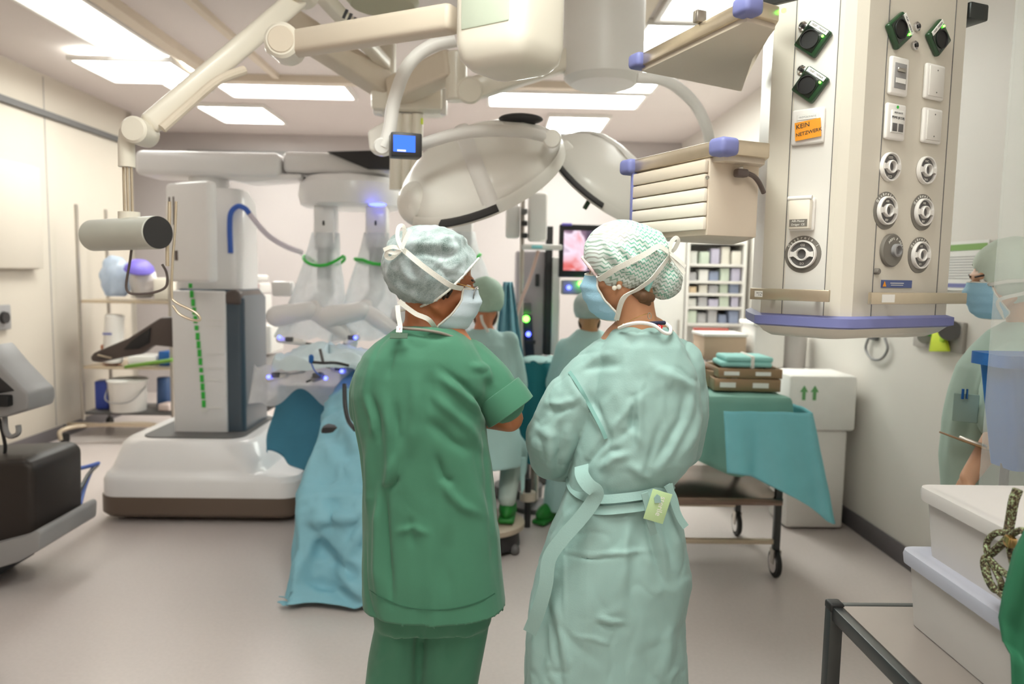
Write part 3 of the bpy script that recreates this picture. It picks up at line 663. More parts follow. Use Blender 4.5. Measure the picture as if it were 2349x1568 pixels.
# arm running to the ceiling housing
cb2 = thing('ceiling_boom', 'horizontal beige ceiling boom with a round pivot ending at the pale ceiling housing', 'ceiling arm', at(657, 105, 2.75))
K0, K1 = at(657, 104, 2.75), at(1045, 42, 2.4)
a = MB(); beam(a, K0, K1, .075, .085, .02); a.build('arm', W['beige'], cb2)
MB().cyl(K0+V((0, -.07, 0)), K0+V((0, .05, 0)), .062, bev=.01).build('pivot', W['cream'], cb2)
MB().cyl(K0+V((0, -.074, 0)), K0+V((0, -.065, 0)), .046, bev=.003).build('pivot_cap', W['beige'], cb2)
MB().box(K0+V((-.045, 0, 0)), (.05, .09, .075), bev=.02).build('end_cap', W['cream'], cb2)
# pale housing
hp = [at(1034, 60, 2.3), at(1194, 60, 2.16), at(1306, 60, 2.34), at(1150, 60, 2.5)]
hz0 = at(1100, 100, 2.2).z
hg = thing('ceiling_housing', 'large pale rounded ceiling housing cut by the top picture edge', 'ceiling unit', (hp[0].x+.1, hp[0].y, 2.9))
def rpoly(L, off, z, r=.05, n=5):
    L = [V((p.x, p.y, 0)) for p in L]; c = sum(L, V())/len(L); out = []; N = len(L)
    L = [p+(c-p).normalized()*off for p in L]
    for i in range(N):
        a, b, d = L[i-1], L[i], L[(i+1) % N]; p, q = b+(a-b).normalized()*r, b+(d-b).normalized()*r
        for k in range(n+1):
            t = k/n; v = p*(1-t)**2+b*2*t*(1-t)+q*t*t; out.append(V((v.x, v.y, z)))
    return out
MB().loft([rpoly(hp, .10, hz0-.055), rpoly(hp, .045, hz0-.045), rpoly(hp, .012, hz0-.018), rpoly(hp, 0, hz0+.03), rpoly(hp, 0, 2.85), rpoly(hp, .05, 2.9)]).build('shell', W['cream'], hg, smooth=40)
fq = Face(V((hp[0].x, hp[0].y, 0)), V((hp[1].x, hp[1].y, 0)))
MB().box((V((hp[0].x, hp[0].y, 0))+V((hp[1].x, hp[1].y, 0)))/2+V((0, 0, hz0+.32))-fq.n*.002, (.17, .012, .52), fq.R, bev=.01).build('front_panel', mat('panel_pale_green', (206, 214, 196), .4), hg)
cc = sum(hp, V())/4; MB().cyl((cc.x, cc.y, 2.88), (cc.x, cc.y, ZC), .06).build('ceiling_post', W['cream'], hg)
# thick ceiling shaft
sh = at(1385, 100, 3.6)
cs2 = thing('ceiling_shaft', 'thick round white ceiling shaft right of the pale housing', 'ceiling column', (sh.x, sh.y, ZC))
zb = at(1385, 196, 3.6).z
MB().lathe([(.03, zb), (.15, zb), (.185, zb+.03), (.19, zb+.1), (.19, ZC)], (sh.x, sh.y, 0), n=48).build('shaft', W['white'], cs2)
MB().lathe([(.23, ZC-.04), (.23, ZC)], (sh.x, sh.y, 0), n=48).build('flange', W['white'], cs2)
# central ceiling mount with posts
cm = at(900, 230, 3.9); mt = thing('lamp_suspension', 'beige central ceiling suspension carrying posts and side arms', 'ceiling arm', (cm.x, cm.y, ZC))
MB().cyl(at(888, 255, 3.9), V((at(888, 255, 3.9).x, 3.9, ZC)), .045, bev=.004).build('post', W['cream'], mt)
MB().box(at(938, 232, 3.95), (.36, .22, .13), bev=.02).build('mount_box', W['cream'], mt)
for x, y0, y1, r in ((868, 200, 262, .03), (1018, 200, 262, .02)): MB().box(at(x, (y0+y1)/2, 3.9), (r*1.6, .05, S(y1-y0, 3.9)), bev=.006).build('bracket', W['white'], mt)
for x, r in ((912, .034), (935, .028), (958, .03)): MB().cyl(at(x, 262, 3.92), at(x-4, 435, 3.92), r).build('drop_tube', W['cream'], mt)
MB().box(at(968, 278, 3.86), (.012, .01, .03)).build('yellow_mark', W['yell'], mt)
a = MB(); beam(a, at(650, 45, 3.5), at(880, 195, 3.9), .13, .12, .02); a.build('side_arm', W['beige'], mt)
a = MB(); beam(a, at(735, -15, 3.3), at(885, 148, 3.85), .06, .06, .012); tl_ = a.build('side_arm', W['cream'], mt)
for k in range(4): MB().box(at(792+k*10, 32+k*9, 3.30), (.012, .006, .04), Matrix.Rotation(R(25), 3, 'Y')).build('marking', W['ink'], tl_)
a = MB(); beam(a, at(905, 212, 3.85), at(1045, 146, 3.6), .13, .13, .02); a.build('side_arm', W['beige'], mt)
MB().cyl(at(1047, 120, 3.6), at(1047, 232, 3.6), .05, bev=.008).build('knuckle', W['cream'], mt)
a = MB(); beam(a, at(1075, 208, 3.55), at(1330, 128, 3.6), .10, .10, .02); a.build('side_arm', W['cream'], mt)
MB().cyl(at(1078, 207, 3.44), at(1078, 207, 3.62), .06, bev=.01).build('pivot', W['cream'], mt)
ds = at(878, 14, 3.4); MB().lathe([(.02, 0), (.14, 0), (.16, .02), (.15, .05), (.02, .06)], ds, n=40).build('ceiling_dish', mat('dish_greygreen', (186, 184, 160), .5), mt)
MB().cyl(ds+V((0, 0, .05)), V((ds.x, ds.y, ZC)), .05).build('dish_post', W['cream'], mt)

# surgical lamps
def dish(label, px, py, Y, axis, rad, roll_, extras):
    c = at(px, py, Y); ax = V(axis).normalized(); t = thing('surgical_lamp', label, 'surgical lamp', c)
    k = rad/.3
    MB().lathe([(.001, .135*k), (.06*k, .132*k), (.13*k, .115*k), (.2*k, .085*k), (.26*k, .04*k), (.29*k, 0), (.288*k, -.012*k)], c, ax, 56, cap=False).build('dome', W['dome'], t, smooth=60, solid=.006)
    MB().lathe([(.292*k, .012*k), (.298*k, 0), (.296*k, -.03*k), (.284*k, -.035*k), (.27*k, -.03*k)], c, ax, 56, cap=False).build('rim', W['dome'], t, smooth=60)
    seg = [c+basis(ax) @ V((.296*k*cos(2*pi*i/160), .296*k*sin(2*pi*i/160), -.008)) for i in range(160)]; seg = [p for p in seg+seg if extras[0] < proj(p)[0] < extras[1] and proj(p)[1] > extras[2]]; best = []; cur = []
    for p in seg:
        if cur and (p-cur[-1]).length > .03: cur = []
        cur = cur+[p]; best = cur if len(cur) > len(best) else best
    MB().tube(best[:120], .03*k, n=10, flat=.35, ref=ax).build('rim_seal', W['dark'], t, smooth=60)
    MB().lathe([(.275*k, -.03*k), (.001, -.025*k)], c, ax, 48, cap=False).build('light_window', W['grey'], t)
    M = basis(ax)
    prof = [(-.29, -.0), (-.26, .045), (-.2, .09), (-.13, .12), (0, .142), (.13, .12), (.2, .09), (.26, .045), (.29, 0)]
    for ang in roll_:
        d = M @ V((cos(R(ang)), sin(R(ang)), 0)); MB().tube(crom([c+d*(r*k)+ax*(h*k) for r, h in prof], 3), .012, n=8, flat=2.6, ref=ax.cross(d)).build('seam_band', W['white'], t)
    return t, c, ax
sl, c1, a1 = dish('left surgical lamp dome, convex side up, above the grey bouffant cap', 1098, 394, 3.05, (-.36, -.50, .80), .36, (40,), (1012, 1142, 430))
MB().ball(at(1195, 273, 3.05), (.09, .05, .022)).build('grip_cover', W['dark'], sl)
MB().ball(at(955, 466, 2.95), (.075, .09, .085)).build('lobe', W['dome'], sl)
# yoke tubes of the lamp
MB().tube(crom(pp([(880, 338), (893, 300), (905, 228), (935, 152), (985, 108), (1045, 92)], 2.72), 8), .024, n=14).build('yoke', W['white'], sl)
MB().tube(crom([at(958, 334, 2.75), at(1040, 309, 2.7), at(1110, 300, 2.68), at(1190, 301, 2.7), at(1240, 310, 2.75), at(1270, 320, 2.8)], 8), .022, n=14).build('yoke', W['white'], sl)
MB().cyl(at(1266, 318, 2.74), at(1268, 319, 2.86), .034, bev=.006).build('yoke_joint', W['dome'], sl)
MB().prism(pp([(842, 300), (880, 276), (900, 290), (896, 345), (868, 352), (846, 344)], 2.85), (0, .1, 0), .012, 3).build('pivot_block', W['dome'], sl)
MB().cyl(at(876, 335, 2.70), at(876, 335, 2.84), .03, bev=.005).build('pivot', W['white'], sl)
s2, c2, a2 = dish('right surgical lamp dome, tilted the other way, beside the lower equipment shelf', 1392, 408, 3.5, (.5, -.48, .72), .31, (0,), (1272, 1384, 360))
MB().tube(crom([at(1462, 178, 3.3), at(1530, 186, 3.3), at(1588, 232, 3.35), at(1620, 290, 3.4), at(1632, 350, 3.5)], 8), .025, n=14).build('yoke', W['white'], s2)
MB().prism(pp([(1258, 330), (1300, 318), (1325, 345), (1320, 362), (1280, 385), (1266, 372)], 3.35), (0, .1, 0), .015, 3).build('pivot_block', W['dome'], s2)
MB().box(at(1348, 466, 3.42), (.022, .015, .06), Matrix.Rotation(R(30), 3, 'Y'), bev=.004).build('tag', W['green'], s2)
MB().cyl(at(1360, 430, 3.45), at(1351, 455, 3.43), .002, n=6).build('tag_cord', W['grey'], s2)
gi = None; 0 and tag(MB().box(gi, (.03, .02, .09), Matrix.Rotation(R(30), 3, 'Y'), bev=.005).build('clip', W['green']), 'small dark green clip hanging on the back wall beside the right lamp', 'clip') if 0 else None
# small monitor
mo = thing('small_monitor', 'small black box monitor with a blue screen beside the left lamp', 'monitor', at(930, 335, 2.62))
a = at(930, 335, 2.66); Mr = rotz(14)
MB().box(a, (.108, .07, .082), Mr, bev=.006).build('case', W['dark'], mo)
MB().box(a+Mr @ V((-.008, -.036, .002)), (.076, .003, .056), Mr).build('screen', emit('blue_screen', (70, 120, 255), .8), mo)
MB().box(a+Mr @ V((-.018, -.0385, -.022)), (.03, .001, .006), Mr).build('screen_text', emit('screen_text', (220, 225, 255), .8), mo)
# ================================================================== PEOPLE
def hframe(F, U):
    F = V(F).normalized(); U = V(U); U = (U-F*U.dot(F)).normalized(); S_ = F.cross(U); return S_, F, U      # right, forward, up
def hand(mb, w, d, n, thumb=1, curl=.5, k=1.0):
    """palm and five fingers from the wrist w along d, palm normal n"""
    d = V(d).normalized(); n = V(n); n = (n-d*n.dot(d)).normalized(); s = d.cross(n)
    for i in range(4):
        o = (i-1.5)*.02*k; mb.caps(w+d*.012+s*o*.7, w+d*.082*k+s*o, .0135*k, .011*k, 10)
        L = (.062, .072, .068, .052)[i]*k; p = w+d*.088*k+s*o*1.05; a = 0
        for sg in range(3):
            a += curl*(.55, .75, .5)[sg]; q = p+(d*cos(a)+n*sin(a))*L*(.45, .32, .25)[sg]; mb.caps(p, q, .0088*k, .008*k, 8); p = q
    p = w+d*.025*k+s*(-thumb*.03*k); q = p+(d*.6-s*thumb*.75+n*.3).normalized()*.042*k; r = q+(d*.85-s*thumb*.2+n*.5).normalized()*.03*k
    mb.caps(w+d*.02, p, .016*k, .014*k, 10).caps(p, q, .0125*k, .0105*k, 8).caps(q, r, .0105*k, .0085*k, 8)
def head_shapes(mb, O, S_, F, U, k):
    P = lambda s, f, u: O + (S_*s+F*f+U*u)*k
    M = Matrix((S_, F, U)).transposed()
    mb.ball(P(0, -.012, .035), (.074*k, .094*k, .089*k), M)
    mb.ball(P(0, .028, -.03), (.060*k, .066*k, .094*k), M)
    mb.caps(P(-.052, .0, -.06), P(-.014, .074, -.108), .022*k).caps(P(.052, .0, -.06), P(.014, .074, -.108), .022*k).caps(P(-.012, .076, -.106), P(.012, .076, -.106), .022*k)
    mb.caps(P(0, .092, .014), P(0, .112, -.02), .007*k, .011*k, 10).ball(P(0, .114, -.026), .0125*k).ball(P(.012, .104, -.03), .009*k).ball(P(-.012, .104, -.03), .009*k)
    mb.caps(P(-.034, .080, .026), P(.034, .080, .026), .013*k)
    mb.caps(P(-.045, .062, -.022), P(-.03, .078, -.03), .02*k).caps(P(.045, .062, -.022), P(.03, .078, -.03), .02*k)
    mb.caps(P(-.018, .094, -.062), P(.018, .094, -.062), .008*k, n=8).caps(P(-.016, .093, -.074), P(.016, .093, -.074), .009*k, n=8)
    for s in (-1, 1):
        E = Matrix((S_*s*.9+F*-.35, F, U)).transposed(); mb.ball(P(s*.074, -.006, -.008), (.009*k, .018*k, .031*k), E); mb.ball(P(s*.074, .0, -.034), (.008*k, .01*k, .011*k), E)
    return P, M
def body(J, O, F, U, k, voxel=.007, hands=None, r=1.0, extra=None):
    S_, F, U = hframe(F, U); mb = MB(); P, M = head_shapes(mb, O, S_, F, U, k)
    nb = J['neck']; mb.caps(nb, P(0, -.03, -.05), .052*k, .05*k).caps(nb+V((0, 0, -.05)), nb, .075*r, .055)
    ch, pe = J['chest'], J['pelvis']; b = (J['sr']-J['sl']).normalized(); B = Matrix((b, V((0, 0, 1)).cross(b), V((0, 0, 1)))).transposed()
    mb.ball(ch+V((0, 0, .04)), (.145*r, .095*r, .2), B).ball((ch+pe)/2, (.125*r, .09*r, .2), B).ball(pe, (.15*r, .105*r, .14), B)
    for s in 'lr':
        mb.caps(J['s'+s], nb+V((0, 0, -.06)), .05*r, .055*r)
        mb.chain([J['s'+s], J['e'+s], J['w'+s]], [.048*r, .038*r, .026*r])
        mb.chain([J['h'+s], J['k'+s], J['a'+s]], [.078*r, .052*r, .036*r])
        f = V(J.get('toe', (0, 1, 0))).normalized(); mb.caps(J['a'+s]+V((0, 0, -.03))-f*.03, J['a'+s]+V((0, 0, -.045))+f*.13, .033, .026)
    for w, d, n, th, cu in hands or (): hand(mb, w, d, n, th, cu)
    if extra: extra(mb, P)
    return fuse(mb, voxel, 3), P, M
def eyes(P, M, par, k):
    for s in (-1, 1):
        e = MB().ball(P(s*.031, .076, .006), .0125*k, M, 16, 10).build('eye', W['paper'], par, smooth=180)
        MB().ball(P(s*.031, .0845, .006), (.0058*k, .0045*k, .0058*k), M, 12, 8).build('iris', W['hair'], e, smooth=180)
        MB().caps(P(s*.018, .094, .026), P(s*.05, .082, .03), .0035*k, n=8).build('eyebrow', W['hair'], par)
def face_mask(P, par, m, name='face_mask', amp=1.0):
    prof = [(.004, .103, .068, 47), (-.012, .114, .074, 49), (-.03, .126, .079, 52), (-.05, .124, .081, 55), (-.07, .119, .08, 59), (-.09, .113, .074, 64), (-.108, .106, .066, 70), (-.122, .094, .056, 66), (-.132, .08, .045, 60)]
    def fn(u, v):
        t = v*(len(prof)-1); i = min(int(t), len(prof)-2); f = t-i; h, rf, rs, A = [a+(b-a)*f for a, b in zip(prof[i], prof[i+1])]
        a = R(A*1.18)*(2*u-1); pl = 1+.028*amp*(abs(((v*4.2) % 1)-.5)*2-.5)+.012*noise.noise(V((u*9, v*9, amp)))
        return P(rs*pl*sin(a), (rf*pl)*max(cos(a), -.1)*(.96 if abs(u-.5) > .45 else 1)+.006, h+.006*cos(a*2))
    g = MB().grid(fn, 36, 26).build(name, m, par, smooth=180, solid=.002)
    for vv in (0, 1): MB().tube([fn(u/24, vv) for u in range(25)], .0024, n=6).build('binding', W['strap'], g)
    for uu in (0, 1): MB().tube([fn(uu, v/14) for v in range(15)], .0026, n=6).build('binding', W['strap'], g)
    return g, fn
def ribbon(pts, wdt, par, nrm, m='strap', name='strap', thick=.0012, n=6):
    """flat tape through pts; nrm(p) gives the direction the tape faces"""
    P_ = crom(pts, n); rings = []
    for i, p in enumerate(P_):
        d = (P_[min(i+1, len(P_)-1)]-P_[max(i-1, 0)]).normalized(); nn = nrm(p); nn = (nn-d*nn.dot(d)).normalized(); s = d.cross(nn)
        rings.append([p+s*wdt/2+nn*thick, p-s*wdt/2+nn*thick, p-s*wdt/2-nn*thick, p+s*wdt/2-nn*thick])
    return MB().loft(rings).build(name, W[m] if isinstance(m, str) else m, par, smooth=30)
class Ell:
    def __init__(s, c, rad, rot=None): s.c = c; s.rad = rad; s.M = rot if rot is not None else Matrix.Identity(3); s.I = s.M.transposed()
    def near(s, px, py, off=.004):
        """the camera-side point of the ellipsoid under a pixel; off the rim: the closest point"""
        d = ray(px, py); o = s.I @ (CAM-s.c); q = s.I @ d; r = [a+off for a in s.rad]
        o = V([a/b for a, b in zip(o, r)]); q = V([a/b for a, b in zip(q, r)]); A = q.dot(q); B = o.dot(q); C = o.dot(o)-1; D = B*B-A*C
        t = (-B-sqrt(D))/A if D > 0 else -B/A
        return CAM+d*t
    def nrm(s, p):
        q = s.I @ (p-s.c); return (s.M @ V([a/(b*b) for a, b in zip(q, s.rad)])).normalized()
def cap_mesh(e, keep, disp, uv=True, n=96, mm=64, cutzone=.0):
    """bouffant cap: an ellipsoid cut along the hem, its surface pleated"""
    bm = bmesh.new(); vs = []
    for j in range(mm+1):
        a = -pi/2+pi*j/mm; row = []
        for i in range(n):
            b = 2*pi*i/n; u = V((cos(a)*cos(b), cos(a)*sin(b), sin(a))); p = e.M @ V([x*r for x, r in zip(u, e.rad)]) + e.c
            row.append(bm.verts.new(p + e.nrm(p)*disp(p, u)))
        vs.append(row)
    for j in range(mm):
        for i in range(n):
            k = (i+1) % n; q = (vs[j][i], vs[j][k], vs[j+1][k], vs[j+1][i])
            if keep(sum((v.co for v in q), V())/4): bm.faces.new(q)
    bmesh.ops.delete(bm, geom=[v for v in bm.verts if not v.link_faces], context='VERTS')
    me = bpy.data.meshes.new('cap'); bm.to_mesh(me)
    rim = [e_ for e_ in bm.edges if len(e_.link_faces) == 1]; bm.free(); return me
def rows(L, Y, bdep, z0=None, expo=2.3, n=40, yc=None):
    """garment rings from silhouettes: (row y, left x, right x, depth half) at depth Y"""
    out = []
    for y, xl, xr, b in L:
        a, c = at(xl, y, Y), at(xr, y, Y); m_ = (a+c)/2; h = (c-a).length/2; b = b*bdep; ring = []
        for i in range(n):
            t = 2*pi*i/n; ct, st = cos(t), sin(t)
            ring.append(V((m_.x+h*abs(ct)**(2/expo)*(1 if ct > 0 else -1), m_.y+(yc or 0)+b*abs(st)**(2/expo)*(1 if st > 0 else -1), m_.z)))
        out.append(ring)
    return out

# ------------------------------------------------------------------ woman in green scrubs
Y1 = 1.85
wa = thing('person', 'person in dark green scrubs and grey bouffant cap, back turned, arms folded', 'person', (at(985, 900, Y1).x, Y1, 0))
O = at(1006, 646, Y1+.01); F = (.95, .19, -.24); U = (.22, -.02, .97); k = .9
J = dict(neck=at(970, 762, 1.86), chest=at(985, 930, 1.86), pelvis=at(990, 1280, 1.87), sl=at(872, 846, 1.87), sr=at(1075, 838, 1.87), el=at(850, 970, 1.96), er=at(1152, 950, 1.88),
         wl=at(1000, 985, 2.15), wr=at(985, 940, 2.13), hl=at(935, 1330, 1.87), hr=at(1040, 1330, 1.87), kl=at(905, 1600, 1.86), kr=at(1025, 1600, 1.86))
J['al'] = V((J['kl'].x-.01, 1.86, .09)); J['ar'] = V((J['kr'].x+.01, 1.86, .09))
def ex(mb, P): mb.chain([J['er'], at(1168, 958, 1.875), J['wr']], [.036, .037, .026])
me, P, M = body(J, O, F, U, k, .0065, [(J['wl'], (.8, .3, .2), (0, -1, 0), 1, .3), (J['wr'], (-.9, .1, .1), (0, -1, 0), -1, .3)], .93, ex)
me = displace(me, folds([(-4, 5, [(950, 715), (985, 745), (1000, 755)]), (4, 6, [(962, 708), (1000, 742)]), (-3, 4, [(975, 700), (1018, 735)]), (3, 5, [(935, 722), (945, 745)])]))
bd = link('body', me, W['skind'], wa, smooth=180)
eyes(P, M, wa, k)
e1 = Ell(at(985, 612, Y1), (.118, .094, .103), Matrix.Rotation(R(8), 3, 'Y'))
A0, A1 = (1101, 590), (925, 716)
HL = [(860, 690), (885, 702), (920, 714), (960, 707), (1000, 690), (1030, 667), (1060, 637), (1100, 592), (1130, 560)]
def pw(L, x):
    for (a, b), (c, d) in zip(L, L[1:]):
        if x <= c: return b+(d-b)*max(0, (x-a)/(c-a))
    return L[-1][1]
def keepL(p):
    x, y = proj(p); return y < pw(HL, x)
kn = at(921, 570, Y1-.03)
capf = folds([(7, 9, [(925, 575), (960, 560), (1010, 562), (1060, 575)]), (-6, 8, [(930, 585), (970, 580), (1030, 588), (1075, 560)]), (5, 8, [(895, 640), (930, 668), (985, 690), (1010, 690)]), (-6, 7, [(890, 655), (930, 682), (975, 700)]),
              (5, 7, [(918, 580), (925, 620), (950, 650)]), (-5, 7, [(930, 585), (945, 620), (965, 640)]), (5, 8, [(912, 582), (900, 610), (890, 650)]), (6, 8, [(1000, 560), (1040, 545), (1075, 555)]), (4, 6, [(1010, 610), (1035, 622), (1060, 590)]), (-4, 6, [(985, 600), (1020, 625), (1030, 640)])])
def dL(p, u):
    q = e1.nrm(p); return capf(p, q)*1.5+wrinkle(26, .0032, (1, 1, 1), 3)(p, q)+.003*noise.noise(p*70)
def capmat(name, c0, c1, sc, line):
    t = NT(name); b = t.new('BsdfPrincipled', Roughness=.6); b.inputs['Sheen Weight'].default_value = .2; tc = t.new('TexCoord')
    nz = t.new('TexNoise', Scale=11.0, Detail=6.0, Roughness=.65, Distortion=1.2); t.ln(tc.outputs['Object'], nz.inputs['Vector'])
    rp = t.new('ValToRGB'); rp.color_ramp.elements[0].position = .38; rp.color_ramp.elements[1].position = .7; rp.color_ramp.elements[0].color = lin(c0); rp.color_ramp.elements[1].color = lin(c1); t.ln(nz.outputs['Fac'], rp.inputs[0])
    vo = t.new('TexVoronoi', Scale=sc, feature='DISTANCE_TO_EDGE'); t.ln(tc.outputs['Object'], vo.inputs['Vector'])
    f = t.math('MULTIPLY', t.math('LESS_THAN', vo.outputs['Distance'], .07), .35)
    t.ln(t.mix(f, rp.outputs[0], lin(line)), b.inputs['Base Color'])
    bp = t.new('Bump', Strength=.35, Distance=.003); t.ln(nz.outputs['Fac'], bp.inputs['Height']); t.ln(bp.outputs[0], b.inputs['Normal']); t.ln(b.outputs[0], t.out.inputs[0]); return t.m
me = cap_mesh(e1, keepL, dL)
cp = link('surgical_cap', me, capmat('bouffant_fleece', (98, 118, 114), (190, 202, 206), 260.0, (198, 208, 208)), wa, smooth=180, solid=.0015); cp['label'] = 'grey translucent bouffant cap tied at the back'
MB().tube([e1.near(1098-190*t, pw(HL, 1098-190*t)-2, .003) for t in [i/30 for i in range(31)]], .003, n=6).build('hem', W['strap'], cp)
# hair showing below the hem
MB().chain([e1.near(1034, 666, -.002), e1.near(1026, 680, -.012), e1.near(1020, 692, -.02)], [.005, .004, .0015]).chain([e1.near(1022, 676, -.002), e1.near(1014, 690, -.012)], [.005, .002]).build('hair', W['hair'], wa)
mk, mf = face_mask(P, wa, W['maskw'])
N1 = e1.nrm
def chain_px(L, e=e1, off=.011): return [e.near(x, y, off) if not isinstance(x, V) else x for x, y in L]
ribbon([mf(1, 0)+V((-.002, -.003, 0))]+chain_px([(1035, 655), (1000, 632), (965, 606), (940, 585), (921, 569)]), .0125, wa, N1)
ribbon([mf(1, .96)+V((0, -.004, 0)), at(985, 734, Y1-.07), at(955, 720, Y1-.07), at(932, 704, Y1-.066), at(915, 690, Y1-.06)], .0115, wa, lambda p: V((0, -1, .1)))
for L in ([(921, 570), (912, 545), (914, 522), (924, 518), (928, 535), (922, 568)], [(921, 570), (932, 545), (942, 526)], [(921, 570), (900, 566), (880, 573)], [(921, 572), (905, 580), (890, 577), (886, 588), (897, 592), (918, 575)]):
    ribbon([at(x, y, Y1-.105+.004*i) for i, (x, y) in enumerate(L)], .0095, wa, lambda p: V((.2, -1, .2)), 'strap', 'bow')
ribbon([at(912, 700, Y1-.088), at(914, 725, Y1-.095), at(918, 748, Y1-.1), at(913, 762, Y1-.105)], .011, wa, lambda p: V((0, -1, 0)), 'strap', 'tape_end')
# spectacles
gl = MB().tube(crom([P(.072, -.0, .012), P(.066, .06, .012), P(.062, .092, .010)], 6), .0013, n=6).build('spectacles', W['gold'], wa)
for s in (-1, 1):
    rim = [P(s*.033+.026*cos(2*pi*i/20), .104-.010*abs(cos(2*pi*i/20)), -.003+.019*sin(2*pi*i/20)) for i in range(20)]
    MB().tube(rim, .0011, n=5, closed=True).build('lens_rim', W['grey'], gl)
    MB().loft([rim, [p+F_*.0012 for p in rim for F_ in (V(F).normalized(),)]]).build('lens', W['lens'], gl)
# trousers
tb = MB()
tb.loft(rows([(1290, 862, 1128, .9), (1380, 856, 1132, .95), (1420, 858, 1128, .9)], Y1+.01, .125, n=40))
for xs in ([(1380, 862, 985), (1440, 858, 975), (1500, 846, 968), (1568, 836, 962), (1700, 826, 948), (1900, 830, 935), (2080, 838, 925)], [(1380, 975, 1130), (1440, 968, 1121), (1500, 962, 1110), (1568, 964, 1097), (1700, 972, 1090), (1900, 985, 1090), (2080, 995, 1085)]):
    tb.loft(rows([(y, a, b, 1) for y, a, b in xs], Y1+.01, .075, n=28))
me = fuse(tb, .0075, 5)
me = displace(me, folds([(-9, 10, [(966, 1425), (962, 1480), (960, 1568)]), (6, 12, [(880, 1440), (878, 1490), (862, 1530)]), (-7, 12, [(905, 1500), (870, 1530), (845, 1560)]), (6, 14, [(900, 1430), (915, 1500), (905, 1568)]), (5, 12, [(1080, 1440), (1060, 1500), (1020, 1560)]), (-5, 14, [(1040, 1440), (1030, 1520)])]))
me = displace(me, wrinkle(9, .004, (1, 1, .35), 5)); me = cut(me, lambda c, n: c.z < .16 and n.z < -.6)
link('trousers', me, W['scrub'], wa, smooth=180)
# tunic
tb = MB()
tb.loft(rows([(750, 922, 1042, .6), (766, 893, 1066, .74), (788, 862, 1086, .82), (815, 836, 1102, .9), (855, 818, 1120, .95), (905, 810, 1120, .98), (965, 815, 1116, .98), (1030, 828, 1120, .97), (1100, 837, 1128, .98), (1200, 836, 1142, 1.04), (1290, 834, 1150, 1.1), (1345, 835, 1155, 1.12), (1378, 838, 1158, 1.14), (1420, 838, 1158, 1.14)], Y1, .132, expo=2.5))
tb.chain([at(1062, 838, 1.87), at(1122, 885, 1.865), at(1150, 916, 1.86)], [.07, .064, .062]).chain([at(868, 852, 1.87), at(848, 895, 1.89), at(846, 940, 1.905)], [.054, .052, .05])
me = fuse(tb, .005, 4)
tf = folds([(8, 9, [(1075, 835), (1110, 850), (1125, 880)]), (-7, 9, [(1010, 845), (1060, 880), (1100, 920), (1120, 958)]), (9, 10, [(1005, 860), (1060, 905), (1105, 945)]), (-9, 8, [(1095, 905), (1110, 935), (1122, 960)]), (7, 12, [(985, 900), (1030, 940), (1075, 980), (1110, 1040)]), (-7, 13, [(980, 960), (1035, 1010), (1085, 1040)]),
            (6, 9, [(838, 900), (855, 960), (862, 1010)]), (-6, 8, [(850, 905), (868, 960), (872, 1020)]), (7, 10, [(880, 900), (893, 980), (895, 1060), (888, 1120)]), (-6, 9, [(905, 920), (915, 1000), (900, 1080)]), (7, 9, [(920, 960), (910, 1040), (893, 1100), (880, 1120)]), (-7, 7, [(885, 1125), (905, 1112), (915, 1090)]),
            (9, 8, [(870, 1110), (868, 1200), (866, 1300), (870, 1390)]), (-9, 8, [(884, 1120), (886, 1200), (892, 1300), (900, 1390)]), (6, 10, [(846, 1000), (848, 1100), (848, 1200)]), (7, 10, [(1015, 1095), (1030, 1130), (1060, 1160), (1100, 1180)]), (-8, 9, [(1000, 1040), (1018, 1095), (1040, 1108)]), (-5, 16, [(1030, 1200), (1020, 1300), (1030, 1380)]),
            (5, 10, [(1120, 970), (1118, 1080), (1128, 1200), (1142, 1330)]), (-6, 7, [(1108, 960), (1112, 1060), (1122, 1180), (1140, 1340)]), (4, 8, [(905, 1220), (950, 1210), (985, 1225)]), (-4, 10, [(940, 1180), (950, 1260)]), (5, 14, [(950, 850), (955, 950), (945, 1050)]), (-4, 12, [(985, 850), (990, 950)]), (-4, 5, [(905, 790), (897, 830), (890, 870)]), (4, 12, [(860, 820), (845, 870), (830, 920)]),
            (-5, 9, [(935, 755), (985, 770), (1040, 775)]), (5, 6, [(920, 750), (975, 760), (1030, 770)])])
me = displace(me, lambda c, n: 1.4*tf(c, n)); me = displace(me, wrinkle(10, .003, (1, 1, .4), 1)); me = displace(me, crumple(5, .005, 2, (1, 1, .45)))
zh = at(985, 1374, Y1).z
me = cut(me, lambda c, n: c.z < zh)
tn = link('tunic', me, W['scrub'], wa, smooth=180, solid=.003); tn['label'] = 'loose dark green short-sleeved tunic'
dg_ = bpy.context.evaluated_depsgraph_get(); dg_.update()
def on_tunic(px, py):
    d = ray(px, py).normalized(); ok, loc, nr, ix = tn.ray_cast(CAM, d); return loc-d*.0012 if ok else None
hl_ = [q for q in (on_tunic(x, y) for x, y in [(848, 1352), (865, 1364), (885, 1374), (905, 1383), (930, 1391), (960, 1396), (990, 1398), (1020, 1397), (1050, 1393), (1080, 1386), (1110, 1374), (1135, 1360)]) if q]
ribbon(hl_, .0022, tn, lambda p: V((0, -1, .1)), mat('stitch_green', (44, 92, 70), .8), 'hem_stitching', .0006)
